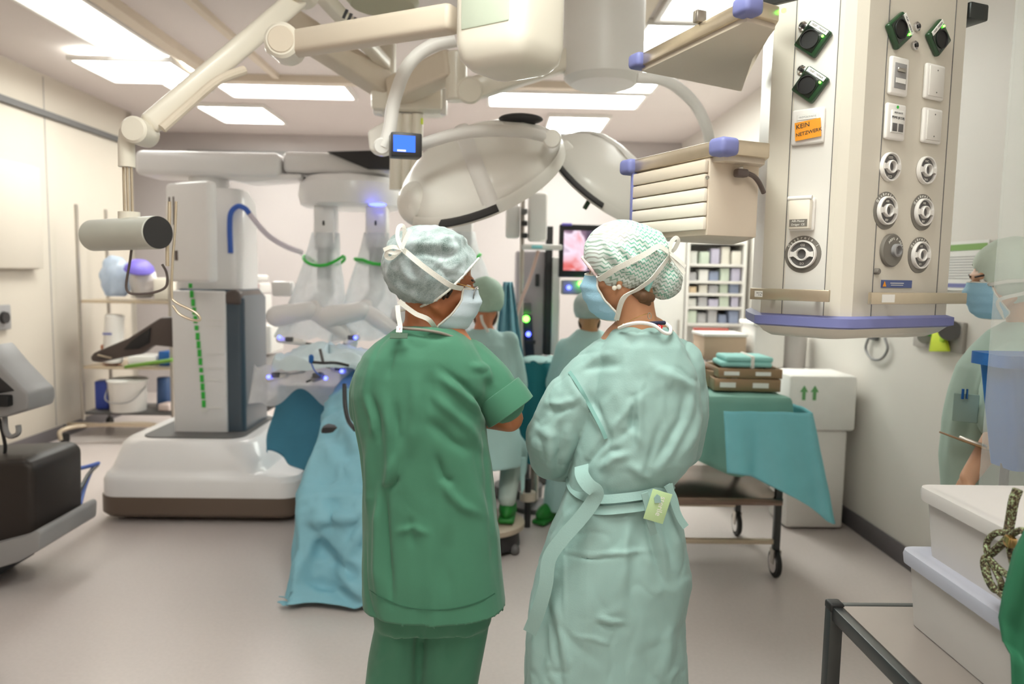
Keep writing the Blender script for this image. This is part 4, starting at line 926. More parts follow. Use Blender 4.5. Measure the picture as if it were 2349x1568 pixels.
# hem line, collar edge, sleeve cuff, label patch
cuff_o, cuff_d = at(1158, 925, 1.855), (at(1172, 950, 1.85)-at(1128, 868, 1.862)).normalized()
MB().lathe([(.058, -.036), (.067, -.034), (.07, .0), (.069, .026), (.062, .028), (.055, .02)], cuff_o, cuff_d+V((.15, 0, 0)), 36, cap=False).build('sleeve_cuff', W['scrub'], tn, smooth=60)
MB().tube(crom([at(918, 752, Y1-.07), at(940, 754, Y1-.088), at(975, 757, Y1-.096), at(1010, 763, Y1-.09), at(1038, 772, Y1-.07)], 5), .0035, n=8).build('collar_edge', mat('collar_taupe', (128, 122, 112), .8), tn)
c = at(915, 770, Y1-.118); MB().box(c, (.041, .002, .0135), Matrix.Rotation(R(-1), 3, 'Y') @ Matrix.Rotation(R(-35), 3, 'X')).build('loop_patch', mat('patch_olive', (70, 92, 76), .8), tn)
c = at(916, 755, Y1-.106); q = MB().box(c, (.014, .002, .016), Matrix.Rotation(R(-30), 3, 'X')).build('size_label', W['paper'], tn)
MB().box(c+V((.001, -.0014, 0)), (.0012, .001, .008), Matrix.Rotation(R(10), 3, 'Y')).build('size_mark', W['red'], q)
for s, n_ in (('l', 'al'), ('r', 'ar')):
    a = J[n_]; MB().ball(V((a.x, a.y+.05, .045)), (.048, .13, .045)).box(V((a.x, a.y+.05, .012)), (.085, .25, .022), bev=.01).build('shoe', W['paper'], wa, smooth=60)

# ------------------------------------------------------------------ woman in pale gown
wb = thing('person', 'person in pale teal surgical gown and chevron cap with hair bun, back turned', 'person', (at(1430, 900, Y1).x, Y1, 0))
O = at(1428, 622, Y1); F = (-.90, .36, -.17); U = (-.13, -.02, .98); k = .85
J = dict(neck=at(1468, 772, 1.86), chest=at(1462, 930, 1.87), pelvis=at(1420, 1240, 1.87), sl=at(1385, 838, 1.87), sr=at(1556, 838, 1.87), el=at(1262, 1035, 1.93), er=at(1570, 1035, 1.93),
         wl=at(1400, 1055, 2.13), wr=at(1440, 1020, 2.14), hl=at(1370, 1330, 1.87), hr=at(1460, 1330, 1.87), kl=at(1350, 1620, 1.86), kr=at(1460, 1620, 1.86))
J['al'] = V((J['kl'].x, 1.87, .09)); J['ar'] = V((J['kr'].x, 1.87, .09))
def ex(mb, P): mb.caps(at(1466, 770, 1.845), at(1452, 690, 1.85), .052, .05)
me, P, M = body(J, O, F, U, k, .0065, [(J['wl'], (.9, .1, .2), (0, -1, 0), -1, .3), (J['wr'], (-.9, .1, .1), (0, -1, 0), 1, .3)], .93, ex)
link('body', me, W['skin'], wb, smooth=180); eyes(P, M, wb, k)
e2 = Ell(at(1437, 590, Y1), (.108, .09, .090), Matrix.Rotation(R(14), 3, 'Y'))
B0, B1_ = (1335, 588), (1490, 682)
def keepR(p):
    x, y = proj(p)
    if x < 1400: yl = 588+(x-1336)*(662-588)/64.0
    else: yl = 662+(x-1400)*.08
    return y < yl
cf = folds([(6, 7, [(1400, 545), (1440, 580), (1470, 610)]), (-5, 6, [(1420, 540), (1455, 575), (1490, 600)]), (6, 7, [(1440, 530), (1480, 555), (1515, 590)]), (-5, 6, [(1460, 525), (1500, 555), (1525, 590)]), (5, 7, [(1390, 575), (1430, 610), (1470, 640)]), (-5, 6, [(1385, 590), (1420, 620), (1455, 648)]), (5, 6, [(1375, 540), (1410, 580), (1430, 600)]), (6, 7, [(1500, 520), (1520, 555), (1530, 590)])])
def dR(p, u): return cf(p, e2.nrm(p))*1.5+wrinkle(22, .0022, (1, 1, 1), 9)(p, u)
def chevron(name, s=1.0):
    t = NT(name); b = t.new('BsdfPrincipled', Roughness=.7); tc = t.new('TexCoord'); sx = t.new('SeparateXYZ'); t.ln(tc.outputs['Object'], sx.inputs[0])
    nz = t.new('TexNoise', Scale=14.0, Detail=3.0); t.ln(tc.outputs['Object'], nz.inputs['Vector'])
    u = t.math('ADD', sx.outputs['X'], t.math('MULTIPLY', sx.outputs['Y'], .6)); v = t.math('ADD', sx.outputs['Z'], t.math('MULTIPLY', u, .25)); v = t.math('ADD', v, t.math('MULTIPLY', nz.outputs['Fac'], .012))
    tri = t.math('PINGPONG', t.math('ADD', u, 4.0), .0062); w_ = t.math('ADD', v, t.math('MULTIPLY', tri, .95))
    fr = t.math('FRACT', t.math('MULTIPLY', w_, 98.0)); st = t.math('LESS_THAN', fr, .36)
    n3 = t.new('TexNoise', Scale=9.0, Detail=2.0); t.ln(tc.outputs['Object'], n3.inputs['Vector']); rp = t.new('ValToRGB'); rp.color_ramp.elements[0].position = .45; rp.color_ramp.elements[1].position = .6
    rp.color_ramp.elements[0].color = lin((120, 186, 164)); rp.color_ramp.elements[1].color = lin((176, 176, 170)); t.ln(n3.outputs['Fac'], rp.inputs[0])
    t.ln(t.mix(st, lin((222, 232, 228)), rp.outputs[0]), b.inputs['Base Color']); t.ln(b.outputs[0], t.out.inputs[0]); return t.m
CH = chevron('chevron_fleece')
cp = link('surgical_cap', cap_mesh(e2, keepR, dR), CH, wb, smooth=180, solid=.0015); cp['label'] = 'white and green chevron cap gathered into a bun'
e3 = Ell(at(1520, 640, Y1+.005), (.046, .05, .05), Matrix.Rotation(R(-30), 3, 'Y'))
bun = link('cap_bun', cap_mesh(e3, lambda p: True, lambda p, u: .003*noise.noise(p*50)+.0022*sin(18*atan2(u.y, u.x)), n=56, mm=36), CH, cp, smooth=180)
MB().tube(crom([e3.near(1490, 605, .006), e3.near(1503, 622, .01), at(1492, 645, Y1-.055), at(1483, 668, Y1-.05)], 6), .007, n=8).build('gather', W['towel'], cp)
MB().tube(crom([e2.near(1337, 590, .001), e2.near(1352, 610, .001), e2.near(1378, 642, .001)], 6), .005, n=8).build('headband', mat('headband_pink', (232, 206, 206), .7), cp)
MB().chain([at(1452, 668, Y1-.05), at(1475, 678, Y1-.052), at(1492, 682, Y1-.045)], [.008, .016, .012]).chain([at(1475, 684, Y1-.045), at(1488, 696, Y1-.04)], [.014, .006]).build('hair', mat('brown_hair', (104, 74, 48), .55, var=.3, vs=120), wb)
mk, mf = face_mask(P, wb, W['mask'], amp=1.2)
N2 = e2.nrm
ribbon([mf(0, 0)+V((.002, -.003, 0))]+chain_px([(1375, 640), (1410, 618), (1450, 598), (1485, 580), (1510, 565), (1532, 577)], e2), .0135, wb, N2)
ribbon([mf(0, .97)+V((0, -.004, .0)), at(1430, 684, Y1-.075), e2.near(1465, 662, .011), e2.near(1495, 640, .012), e2.near(1515, 615, .012), at(1530, 595, Y1-.05), at(1537, 580, Y1-.05)], .0125, wb, N2)
for L in ([(1535, 578), (1540, 556), (1550, 545), (1556, 552), (1548, 570), (1536, 580)], [(1535, 578), (1520, 565), (1514, 575), (1522, 600), (1535, 598), (1540, 585)], [(1536, 580), (1550, 602), (1570, 628)], [(1536, 580), (1558, 598), (1572, 612)]):
    ribbon([at(x, y, Y1-.05+.004*i) for i, (x, y) in enumerate(L)], .0095, wb, lambda p: V((.3, -1, .2)), 'strap', 'bow')
er = MB().ball(P(-.079, .0, -.04), .0062).build('pearl_earring', W['pearl'], wb, smooth=180); MB().ball(P(-.081, .013, -.041), .0062).build('pearl', W['pearl'], er, smooth=180)
tg = MB().tube(crom([at(1428, 752, Y1-.068), at(1447, 735, Y1-.075), at(1475, 722, Y1-.082), at(1492, 718, Y1-.08)], 6), .0009, n=6).build('necklace', W['gold'], wb)
MB().ball(at(1430, 745, Y1-.073), .0032).build('bead', W['pearl'], tg); MB().tube([at(1490+4*cos(i), 724+7*sin(i), Y1-.082) for i in [2*pi*k_/12 for k_ in range(12)]], .001, n=5, closed=True).build('clasp', W['steel'], tg)
# gown
gb = MB()
gb.loft(rows([(748, 1424, 1532, .5), (762, 1402, 1548, .66), (790, 1380, 1568, .8), (840, 1362, 1588, .92), (910, 1345, 1598, 1.0), (980, 1330, 1600, 1.06), (1040, 1318, 1590, 1.06), (1080, 1310, 1556, .98), (1105, 1308, 1540, .92), (1125, 1304, 1538, .93), (1160, 1286, 1552, 1.0), (1220, 1262, 1566, 1.1), (1300, 1238, 1576, 1.18), (1400, 1216, 1566, 1.22), (1470, 1207, 1570, 1.24), (1568, 1204, 1571, 1.26), (1750, 1198, 1572, 1.26), (1880, 1196, 1572, 1.26)], Y1, .128, expo=2.4, n=48))
gb.chain([at(1395, 838, 1.87), at(1320, 925, 1.87), at(1272, 1000, 1.89), at(1275, 1040, 1.92), at(1370, 1060, 2.08)], [.075, .085, .078, .068, .055]).chain([at(1550, 840, 1.87), at(1566, 940, 1.89), at(1558, 1020, 1.93), at(1480, 1040, 2.1)], [.07, .066, .064, .052])
me = fuse(gb, .005, 4)
gf = folds([(9, 12, [(1300, 870), (1335, 915), (1370, 960), (1395, 1000)]), (-8, 9, [(1345, 900), (1375, 950), (1398, 1005), (1390, 1030)]), (10, 12, [(1225, 975), (1265, 1000), (1262, 1060), (1270, 1090)]), (-8, 10, [(1285, 960), (1282, 1020), (1275, 1080)]), (9, 12, [(1310, 970), (1300, 1030), (1285, 1080)]), (-9, 9, [(1395, 1000), (1365, 1040), (1330, 1085)]), (8, 10, [(1470, 870), (1466, 930), (1464, 990), (1462, 1040)]), (-8, 9, [(1455, 900), (1453, 960), (1458, 1030)]),
            (7, 10, [(1400, 990), (1440, 940), (1455, 915)]), (-7, 9, [(1410, 1015), (1450, 975), (1460, 950)]), (8, 10, [(1375, 1080), (1405, 1050), (1450, 1040)]), (-7, 8, [(1370, 1065), (1400, 1035), (1430, 1030)]), (8, 11, [(1590, 870), (1575, 950), (1540, 1030), (1500, 1090)]), (-9, 10, [(1575, 880), (1565, 960), (1530, 1020), (1495, 1080)]), (7, 10, [(1610, 930), (1590, 1000), (1550, 1060)]), (6, 9, [(1440, 1060), (1470, 1085), (1490, 1100)]), (-6, 8, [(1520, 960), (1500, 1020), (1490, 1070)]),
            (7, 12, [(1340, 830), (1380, 815), (1420, 812)]), (-6, 9, [(1330, 850), (1380, 840), (1430, 835)]), (6, 12, [(1490, 830), (1530, 860), (1560, 900)]), (6, 7, [(1520, 850), (1565, 875), (1590, 890)]), (-5, 8, [(1330, 880), (1300, 930), (1260, 960)]), (7, 9, [(1246, 925), (1290, 925), (1330, 912)]), (-6, 7, [(1250, 940), (1290, 942), (1325, 930)]),
            (9, 11, [(1440, 1160), (1436, 1240), (1430, 1300), (1420, 1400)]), (-6, 12, [(1460, 1160), (1470, 1240), (1465, 1320)]), (8, 9, [(1490, 1150), (1500, 1200), (1515, 1250), (1535, 1330)]), (-8, 8, [(1475, 1150), (1485, 1210), (1500, 1270), (1520, 1330)]), (8, 9, [(1520, 1140), (1540, 1210), (1560, 1280)]), (-6, 8, [(1508, 1140), (1525, 1210), (1545, 1290)]), (4, 5, [(1298, 1264), (1360, 1272), (1430, 1266), (1500, 1262)]), (-4, 5, [(1298, 1272), (1360, 1280), (1430, 1274)]),
            (7, 7, [(1365, 1412), (1400, 1424), (1432, 1428)]), (-6, 8, [(1368, 1424), (1400, 1436), (1430, 1438)]), (-9, 10, [(1258, 1270), (1256, 1330), (1250, 1380), (1275, 1480), (1290, 1568)]), (8, 9, [(1272, 1360), (1285, 1440), (1305, 1540)]), (7, 9, [(1235, 1400), (1230, 1480), (1222, 1568)]), (-7, 9, [(1248, 1400), (1245, 1480), (1240, 1568)]), (3, 5, [(1310, 1455), (1360, 1462), (1405, 1478)]), (3, 4, [(1297, 1200), (1296, 1320), (1298, 1440)]), (5, 14, [(1545, 1420), (1530, 1500), (1510, 1568)])])
me = displace(me, gf)
wk1, wk2 = wrinkle(7, .005, (1, 1, .6), 2), wrinkle(16, .0025, (1, 1, .6), 8)
cr1, cr2 = crumple(4.5, .006, 4, (1, 1, .7), 6), crumple(9, .003, 11, (1, 1, .8), 6)
me = displace(me, lambda c, n: wk1(c, n)+wk2(c, n)+cr1(c, n)+cr2(c, n))
zg = at(1400, 1880, Y1).z
me = cut(me, lambda c, n: c.z < zg+.012 and n.z < -.5)
gw = link('gown', me, W['gown'], wb, smooth=180, solid=.003); gw['label'] = 'long pale teal gown with puffed sleeves'
# belt: two tapes with knot, sash and card
def band(y0, h, off, mm):
    L = rows([(y0, 1302, 1542, .97), (y0+h, 1301, 1542, .98)], Y1, .135+off, expo=2.4, n=48); return L
for y0 in (1104, 1128):
    A = rows([(y0, 1306, 1536, 1.03)], Y1, .129, expo=2.4, n=48)[0]
    ribbon([A[i % 48]+V((0, 0, -.012*sin((i % 48)/48*2*pi*2))) for i in range(22, 51)], .021, gw, lambda p: V((p.x-at(1422, 1100, Y1).x, (p.y-Y1)*2.2, .12)), 'gown', 'belt', .002, 3)
ribbon([at(1334, 1068, Y1-.10), at(1336, 1090, Y1-.135), at(1350, 1112, Y1-.155), at(1368, 1128, Y1-.16), at(1360, 1150, Y1-.155), at(1330, 1190, Y1-.15), at(1290, 1235, Y1-.145), at(1260, 1280, Y1-.14), at(1252, 1340, Y1-.14), at(1235, 1400, Y1-.13), at(1215, 1450, Y1-.11)], .034, gw, lambda p: V((-.25, -1, .15)), 'gown', 'sash', .0015)
for L in ([(1478, 1130), (1486, 1160), (1490, 1190), (1500, 1225)], [(1535, 1110), (1545, 1150), (1558, 1185), (1573, 1208)], [(1530, 1112), (1545, 1140), (1552, 1170)]):
    ribbon([at(x, y, Y1-.155-.01*(x < 1500)+.03*(x > 1500)) for x, y in L], .017, gw, lambda p: V((.15, -1, .1)), 'gown', 'tape_end', .0015)
tcn = at(1509, 1161, Y1-.17); Mt = Matrix.Rotation(R(16), 3, 'Y') @ Matrix.Rotation(R(0), 3, 'Z')
tgp = MB().box(tcn, (.048, .0016, .074), Mt, bev=.0007).build('card_tag', W['tag'], gw); tgp['label'] = 'pale green card tag reading sterile'
MB().text('sterile', tcn+Mt @ V((.006, -.0012, .002)), Mt @ V((0, 0, -1)), Mt @ V((1, 0, 0)), .019, depth=.0002).build('lettering', W['paper'], tgp)
MB().prism([tcn+Mt @ V((a, -.002, b)) for a, b in ((-.012, .028), (-.004, .026), (.004, .012), (-.01, .006), (-.016, .018))], Mt @ V((0, -.0015, 0))).build('tape_tab', W['gown'], tgp)
# neck binding, undershirt, woven mark, sleeve seam
cb_ = crom([at(1420, 752, Y1-.055), at(1440, 744, Y1-.085), at(1470, 740, Y1-.098), at(1500, 746, Y1-.1), at(1522, 762, Y1-.1), at(1536, 764, Y1-.085), at(1538, 752, Y1-.06), at(1528, 742, Y1-.03)], 5)
MB().tube(cb_, .0045, n=8).build('neck_binding', W['paper'], gw)
MB().tube(crom([at(1487, 742, Y1-.085), at(1505, 741, Y1-.09), at(1524, 740, Y1-.07)], 5), .005, n=8).build('shirt_collar', W['navyc'], wb)
q = MB().box(at(1514, 750, Y1-.1), (.012, .002, .011), Matrix.Rotation(R(15), 3, 'Y')).build('woven_mark', W['red'], gw)
MB().tube([at(1514+3*cos(a)-1.5, 750+3.5*sin(a), Y1-.103) for a in [2*pi*i/10 for i in range(10)]], .0005, n=4, closed=True).build('mark_ring', W['paper'], q)
bm_d = bpy.context.evaluated_depsgraph_get(); bm_d.update()
def on_mesh(o, px, py, off=.002):
    ev = o; d = ray(px, py).normalized(); ok, loc, nr, ix = ev.ray_cast(CAM, d); return (loc-d*off) if ok else at(px, py, Y1-.1)
sp_ = [on_mesh(gw, x, y, .003) for x, y in ((1306, 852), (1320, 872), (1335, 897), (1350, 925), (1366, 955), (1380, 982), (1390, 1006))]
ribbon(sp_, .009, gw, lambda p: V((-.2, -1, .35)), mat('seam_teal', (120, 164, 157), .8), 'sleeve_seam', .0008)
for n_ in ('al', 'ar'):
    a = J[n_]; MB().ball(V((a.x, a.y+.05, .045)), (.048, .13, .045)).box(V((a.x, a.y+.05, .012)), (.085, .25, .022), bev=.01).build('shoe', W['paper'], wb, smooth=60)
# ================================================================== OPERATING TABLE & DRAPES
def path(P_, t):
    x = t*(len(P_)-1); i = min(int(x), len(P_)-2); f = x-i; return V(P_[i])*(1-f)+V(P_[i+1])*f
def ridged(p, s): return 1-abs(noise.noise(p*s))*2
ot = thing('operating_table', 'operating table under a long pale blue drape reaching the floor at the foot end', 'operating table', (-.66, 4.4, 0))
MB().box((-.66, 4.75, .70), (.5, 1.9, .1), bev=.03).build('table_top', W['dark'], ot)
MB().box((-.66, 4.9, .36), (.26, .3, .6), bev=.03).build('pedestal', W['steel'], ot)
MB().box((-.66, 4.8, .05), (.55, .9, .1), bev=.03).build('foot', W['greyd'], ot)
PA = [(0, 5.75, .90), (0, 5.2, .93), (0, 4.75, .90), (0, 4.35, .84), (0, 4.0, .77), (0, 3.72, .64), (0, 3.52, .50), (0, 3.43, .41), (0, 3.385, .28), (0, 3.35, .14), (0, 3.31, .025)]
def drape(u, v):
    q = path(PA, v); uu = u*2-1; a = abs(uu); s = 1 if uu > 0 else -1; half = .28; top = min(a/.5, 1); d = max(0, (a-.5)/.5)*(.62 if v < .72 else .5)
    z = max(q.z-d, .02+.02*abs(sin(v*40))); x = -.64+s*((half-.03*max(0, v-.6))*top+d*.03+.035*d*sin(v*34+s)+.02*d*sin(v*71)); y = q.y
    if v > .7: y -= .02*cos(uu*9)*(v-.7)*3+.05*(v-.7)*ridged(V((uu*1.5, v*2, 1)), 1.2)
    n_ = .06*noise.noise(V((x*4, y*3, z*3)))*(.25+d*1.2+(v > .65)*.9)+.035*ridged(V((x*2.2, y*2.2, z*2.2+3)), 1.7)*(d > 0 or v > .6)
    mound = .07*exp(-((uu*.9)**2)*5)*(1 if v < .5 else max(0, 1-(v-.5)*4))
    return V((x+s*n_*(d > 0), y-n_*(v > .65), z+mound+n_*.5*(d == 0)*(v < .8)))
g_ = MB().grid(drape, 96, 150).build('table_drape', W['cyan'], ot, smooth=180, solid=.003)
q1_, q2_ = crumple(2.2, .045, 3, (1, 1, 1), 4), crumple(5, .018, 8, (1, 1, 1), 4)
displace(g_.data, lambda c, n: (q1_(c, n)+q2_(c, n))*(1 if c.z > .05 else .3))
displace(g_.data, folds([(30, 14, [(702, 1196), (770, 1186), (845, 1188)]), (-34, 16, [(706, 1212), (740, 1262), (790, 1305), (850, 1338)]), (28, 14, [(690, 1300), (712, 1250), (728, 1215)]), (24, 14, [(775, 1300), (805, 1250), (835, 1215)]), (-30, 14, [(700, 1330), (760, 1345), (830, 1400)]), (-20, 14, [(720, 1110), (770, 1100), (830, 1108)]), (22, 18, [(735, 1000), (770, 1060), (830, 1090)]), (18, 20, [(760, 950), (790, 980), (830, 990)])]))
for v in g_.data.vertices: v.co.z = max(v.co.z, .012)
dd = thing('surgical_drape', 'darker blue surgical drape hanging in front of the robot foot', 'drape', (-1.12, 4.28, .6))
def dr2(u, v):
    a = R(205+150*u); r = .25+.07*v+.022*sin(u*26)*v+.03*noise.noise(V((u*5, v*2, 0))); x = -1.12+r*1.1*cos(a); y = 4.22+r*.55*sin(a)*-1+(.0); 
    z = .83-(.49-.07*sin(u*7+1))*v+.02*noise.noise(V((u*6, v*3, 5)))
    return V((x, 4.74+.18*sin(a)-.03*v, z))
MB().grid(dr2, 60, 30).build('sheet', W['teal'], dd, smooth=180, solid=.003)
fs = thing('plastic_sheet', 'clear plastic sheet with ragged hem over the blue drape', 'plastic sheet', (-1.1, 4.2, .8))
def dr3(u, v):
    a = R(200+165*u); z = .97-.2*v-.05*v*sin(u*11)-.03*v*sin(u*23+1)+.02*noise.noise(V((u*7, v*3, 9)))
    return V((-1.17+(.34+.03*v+.02*sin(u*30)*v)*cos(a), 4.64+.22*sin(a)-.02*v, z))
MB().grid(dr3, 64, 18).build('film', W['milky'], fs, smooth=180)
pl_ = thing('instrument_cover', 'crumpled white and blue sterile cover under the robot arms', 'drape', (-1.05, 4.5, .95))
def dr4(u, v):
    a = 2*pi*u; r = .30*sin(pi*.5*v); z = 1.07-.13*v*v+.05*noise.noise(V((cos(a)*1.6, sin(a)*1.6, v*3)))+.03*ridged(V((cos(a)*2, sin(a)*2, v*2)), 1.5)
    return V((-1.02+r*1.15*cos(a), 4.52+r*.8*sin(a), z))
MB().grid(dr4, 56, 20).build('cover', mat('cover_pale', (214, 230, 236), .6, var=.12, vs=9), pl_, smooth=180)
# instruments in the arms
def inst(label, a, b, led, col='white'):
    a, b = V(a), V(b); t = thing('robotic_instrument', label, 'surgical instrument', (a+b)/2); d = (b-a)
    MB().caps(a, a+d*.45, .024, .02).build('housing', W[col], t); MB().cyl(a+d*.4, b, .006, n=10).build('shaft', W['steeld'], t)
    MB().ball(V(led), .011).build('light', W['blueled'], t); MB().box(a+d*.2+V((0, -.02, .012)), (.05, .02, .03), bev=.006).build('latch', W['greyd'], t); return t
inst('robotic instrument lying highest at the left, pale with a blue light', at(642, 778, 4.68), at(760, 795, 4.63), at(641, 773, 4.64))
inst('robotic instrument at the left end of the plastic sheet, pale with a blue light', at(618, 866, 4.45), at(700, 852, 4.43), at(616, 864, 4.41))
inst('robotic instrument with a dark tip above the sheet hem', at(735, 862, 4.35), at(702, 876, 4.33), at(747, 867, 4.31), 'grey')
inst('robotic instrument beside the green tunic sleeve, with a blue light', at(790, 850, 4.43), at(735, 838, 4.45), at(784, 851, 4.38))
inst('upper robotic instrument beside the green tunic shoulder', at(818, 772, 4.63), at(770, 800, 4.58), at(815, 774, 4.58))
cp_ = thing('camera_head', 'endoscope camera head with blue button and thin grey stem', 'endoscope', at(715, 825, 4.05))
MB().caps(at(714, 818, 4.05), at(714, 828, 4.05), .014).build('button', W['blue'], cp_); MB().cyl(at(734, 800, 4.06), at(741, 830, 4.05), .008, n=10).build('stem', W['greyd'], cp_)
MB().tube(crom([at(715, 830, 4.05), at(740, 832, 4.04), at(770, 832, 4.05), at(800, 838, 4.08)], 6), .008, n=8).build('cable', W['dark'], cp_)
MB().tube(crom([at(714, 832, 4.05), at(722, 850, 4.03), at(736, 862, 4.0)], 6), .004, n=8).build('lead', W['tube'], cp_)
tag(MB().tube(crom([at(790, 880, 3.66), at(792, 930, 3.62), at(800, 965, 3.58), at(815, 985, 3.5)], 6), .011, n=8).build('hose', W['dark'], smooth=180), 'dark hose curving down beside the green tunic', 'hose')

# ================================================================== SURGEONS BEHIND
def bgperson(label, Y, rowsL, J, O, F, k, capc, capr, capm, skin, gownm, sleeves, legs, extra=None):
    t = thing('person', label, 'person', (J['pelvis'].x, Y, 0))
    me, P, M = body(J, O, F, (0, .1, 1), k, .011, [(J['wl'], (.3, .9, 0), (0, 0, -1), -1, .4), (J['wr'], (-.3, .9, 0), (0, 0, -1), 1, .4)])
    link('body', me, skin, t, smooth=180)
    e = Ell(capc, capr); MB().ball(capc, capr, None, 32, 20)
    mb = MB().ball(capc, capr, None, 40, 24); mm = bpy.data.meshes.new('c'); mb.bm.to_mesh(mm); mb.bm.free(); mm = cut(mm, lambda c, n: c.z < capc.z-capr[2]*.62); mm.update()
    displace(mm, wrinkle(16, .006)); cpo = link('surgical_cap', mm, capm, t, smooth=180, solid=.003)
    mk, mf = face_mask(P, t, W['maskw'])
    gb = MB(); gb.loft(rows(rowsL, Y, .15, n=36))
    for pts, rs in sleeves: gb.chain(pts, rs)
    for pts, rs in legs: gb.chain(pts, rs)
    me = fuse(gb, .011, 4); displace(me, wrinkle(6, .012, (1, 1, .6), Y)); displace(me, wrinkle(14, .005, (1, 1, .5), Y+2)); link('gown', me, gownm, t, smooth=180)
    for s in 'lr':
        a = J['a'+s]; f = V(J.get('toe', (0, 1, 0))).normalized(); z0 = a.z-.09
        MB().ball(V((a.x, a.y, z0+.055))+f*.05, (.05, .13, .055), basis((0, 0, 1), (f.y, -f.x, 0))).box(V((a.x, a.y, z0+.015))+f*.05, (.09, .26, .03), basis((0, 0, 1), (f.y, -f.x, 0)), bev=.012).build('clog', W['clog'], t, smooth=60)
    return t, P
YA = 4.1; hA = at(1113, 695, YA)
J = dict(neck=at(1110, 752, YA), chest=at(1112, 850, YA), pelvis=at(1112, 985, YA), sl=at(1060, 785, YA), sr=at(1165, 785, YA), el=at(1040, 880, YA+.1), er=at(1182, 885, YA+.08), wl=at(1080, 850, YA+.4), wr=at(1135, 850, YA+.4),
         hl=at(1080, 1000, YA), hr=at(1145, 1000, YA), kl=at(1050, 1010, YA+.4), kr=at(1175, 1035, YA+.25), al=at(1060, 1150, YA+.3), ar=at(1163, 1158, YA+.02))
J['toe'] = (.1, 1, 0); J['al'] = V((J['al'].x, J['al'].y, .26)); J['ar'] = V((J['ar'].x, 4.06, .265))
fl = mat('cap_green_fleece', (176, 204, 186), .7, var=.12, vs=30)
pA, P = bgperson('seated person in pale teal gown on the stool, back turned, between the two women', YA, [(752, 1085, 1138, .4), (768, 1062, 1165, .6), (790, 1046, 1180, .8), (850, 1046, 1184, .9), (930, 1056, 1180, .95), (1000, 1060, 1192, 1.1), (1062, 1066, 1200, 1.1)], J, hA, (.1, .98, -.25), .92,
    hA+V((0, -.01, .03)), (.102, .118, .118), fl, mat('skin_far', (214, 138, 100), .5), W['gownb'], [([J['sl'], J['el'], J['wl']], [.07, .07, .05]), ([J['sr'], J['er'], J['wr']], [.07, .07, .05])], [([at(1140, 1010, YA), J['kr'], at(1180, 1075, YA+.25)], [.11, .10, .08])])
MB().tube(crom([hA+V((-.02, -.11, -.06)), hA+V((-.01, -.115, -.1)), hA+V((.02, -.11, -.15))], 5), .008, n=6).build('mask_tape', W['strap'], pA)
for a_, b_ in (('kr', 'ar'), ('kl', 'al')): MB().chain([J[a_]+V((0, 0, -.02)), J[b_]+V((0, 0, .03))], [.068, .05]).build('trouser_leg', mat('trouser_pale', (176, 188, 180), .8), pA, smooth=180)
MB().prism([at(1192, 1050, YA+.05), at(1205, 1050, YA+.05), at(1203, 1120, YA+.05), at(1196, 1135, YA+.05)], (0, .02, 0)).build('gown_tie', W['gownb'], pA)
st = thing('round_stool', 'round beige step stool under the green clogs', 'stool', (0, 4.05, 0))
sc_ = V((-.04, 4.1, 0))
MB().lathe([(.02, .12), (.2, .12), (.215, .13), (.215, .155), (.2, .165), (.02, .165)], sc_, n=48).build('seat', mat('stool_beige', (186, 170, 150), .5), st)
MB().lathe([(.19, .03), (.18, .12)], sc_, n=40).build('base', W['dark'], st)
for k_ in range(5):
    a = 2*pi*k_/5-.6; MB().ball(sc_+V((.19*cos(a), .19*sin(a), .03)), .03).build('caster', W['greyd'], st)
s2 = thing('surgeon_stool', 'stool seat hidden under the pale teal gown of the seated person', 'stool', (-.07, 4.1, 0)) if 0 else None
YB2 = 4.6; hB = at(1352, 712, YB2)
J = dict(neck=at(1352, 758, YB2), chest=at(1352, 850, YB2), pelvis=at(1350, 975, YB2), sl=at(1302, 800, YB2), sr=at(1405, 795, YB2), el=at(1275, 880, YB2+.1), er=at(1425, 880, YB2+.1), wl=at(1262, 830, YB2+.35), wr=at(1390, 840, YB2+.4),
         hl=at(1325, 985, YB2), hr=at(1380, 985, YB2), kl=at(1290, 1000, YB2+.1), kr=at(1400, 1000, YB2+.3), al=at(1265, 1150, YB2), ar=at(1400, 1150, YB2+.2), toe=(-.5, -.8, 0))
J['al'] = V((J['al'].x, J['al'].y, .10)); J['ar'] = V((J['ar'].x, J['ar'].y, .10))
bgperson('person in pale teal gown and grey cap working behind the woman with the bun', YB2, [(756, 1325, 1378, .4), (775, 1300, 1405, .7), (800, 1284, 1420, .85), (870, 1275, 1428, .95), (960, 1275, 1425, 1.0), (1040, 1262, 1425, 1.05), (1120, 1248, 1420, 1.05), (1165, 1244, 1415, 1.0)], J, hB, (.15, .95, -.3), .92,
    hB+V((0, -.01, .02)), (.1, .115, .105), mat('cap_grey_fleece', (178, 192, 188), .7, var=.12, vs=30), mat('skin_far_b', (196, 142, 100), .5), W['gownb'], [([J['sl'], J['el'], J['wl']], [.075, .07, .05]), ([J['sr'], J['er'], J['wr']], [.075, .07, .05])], [])

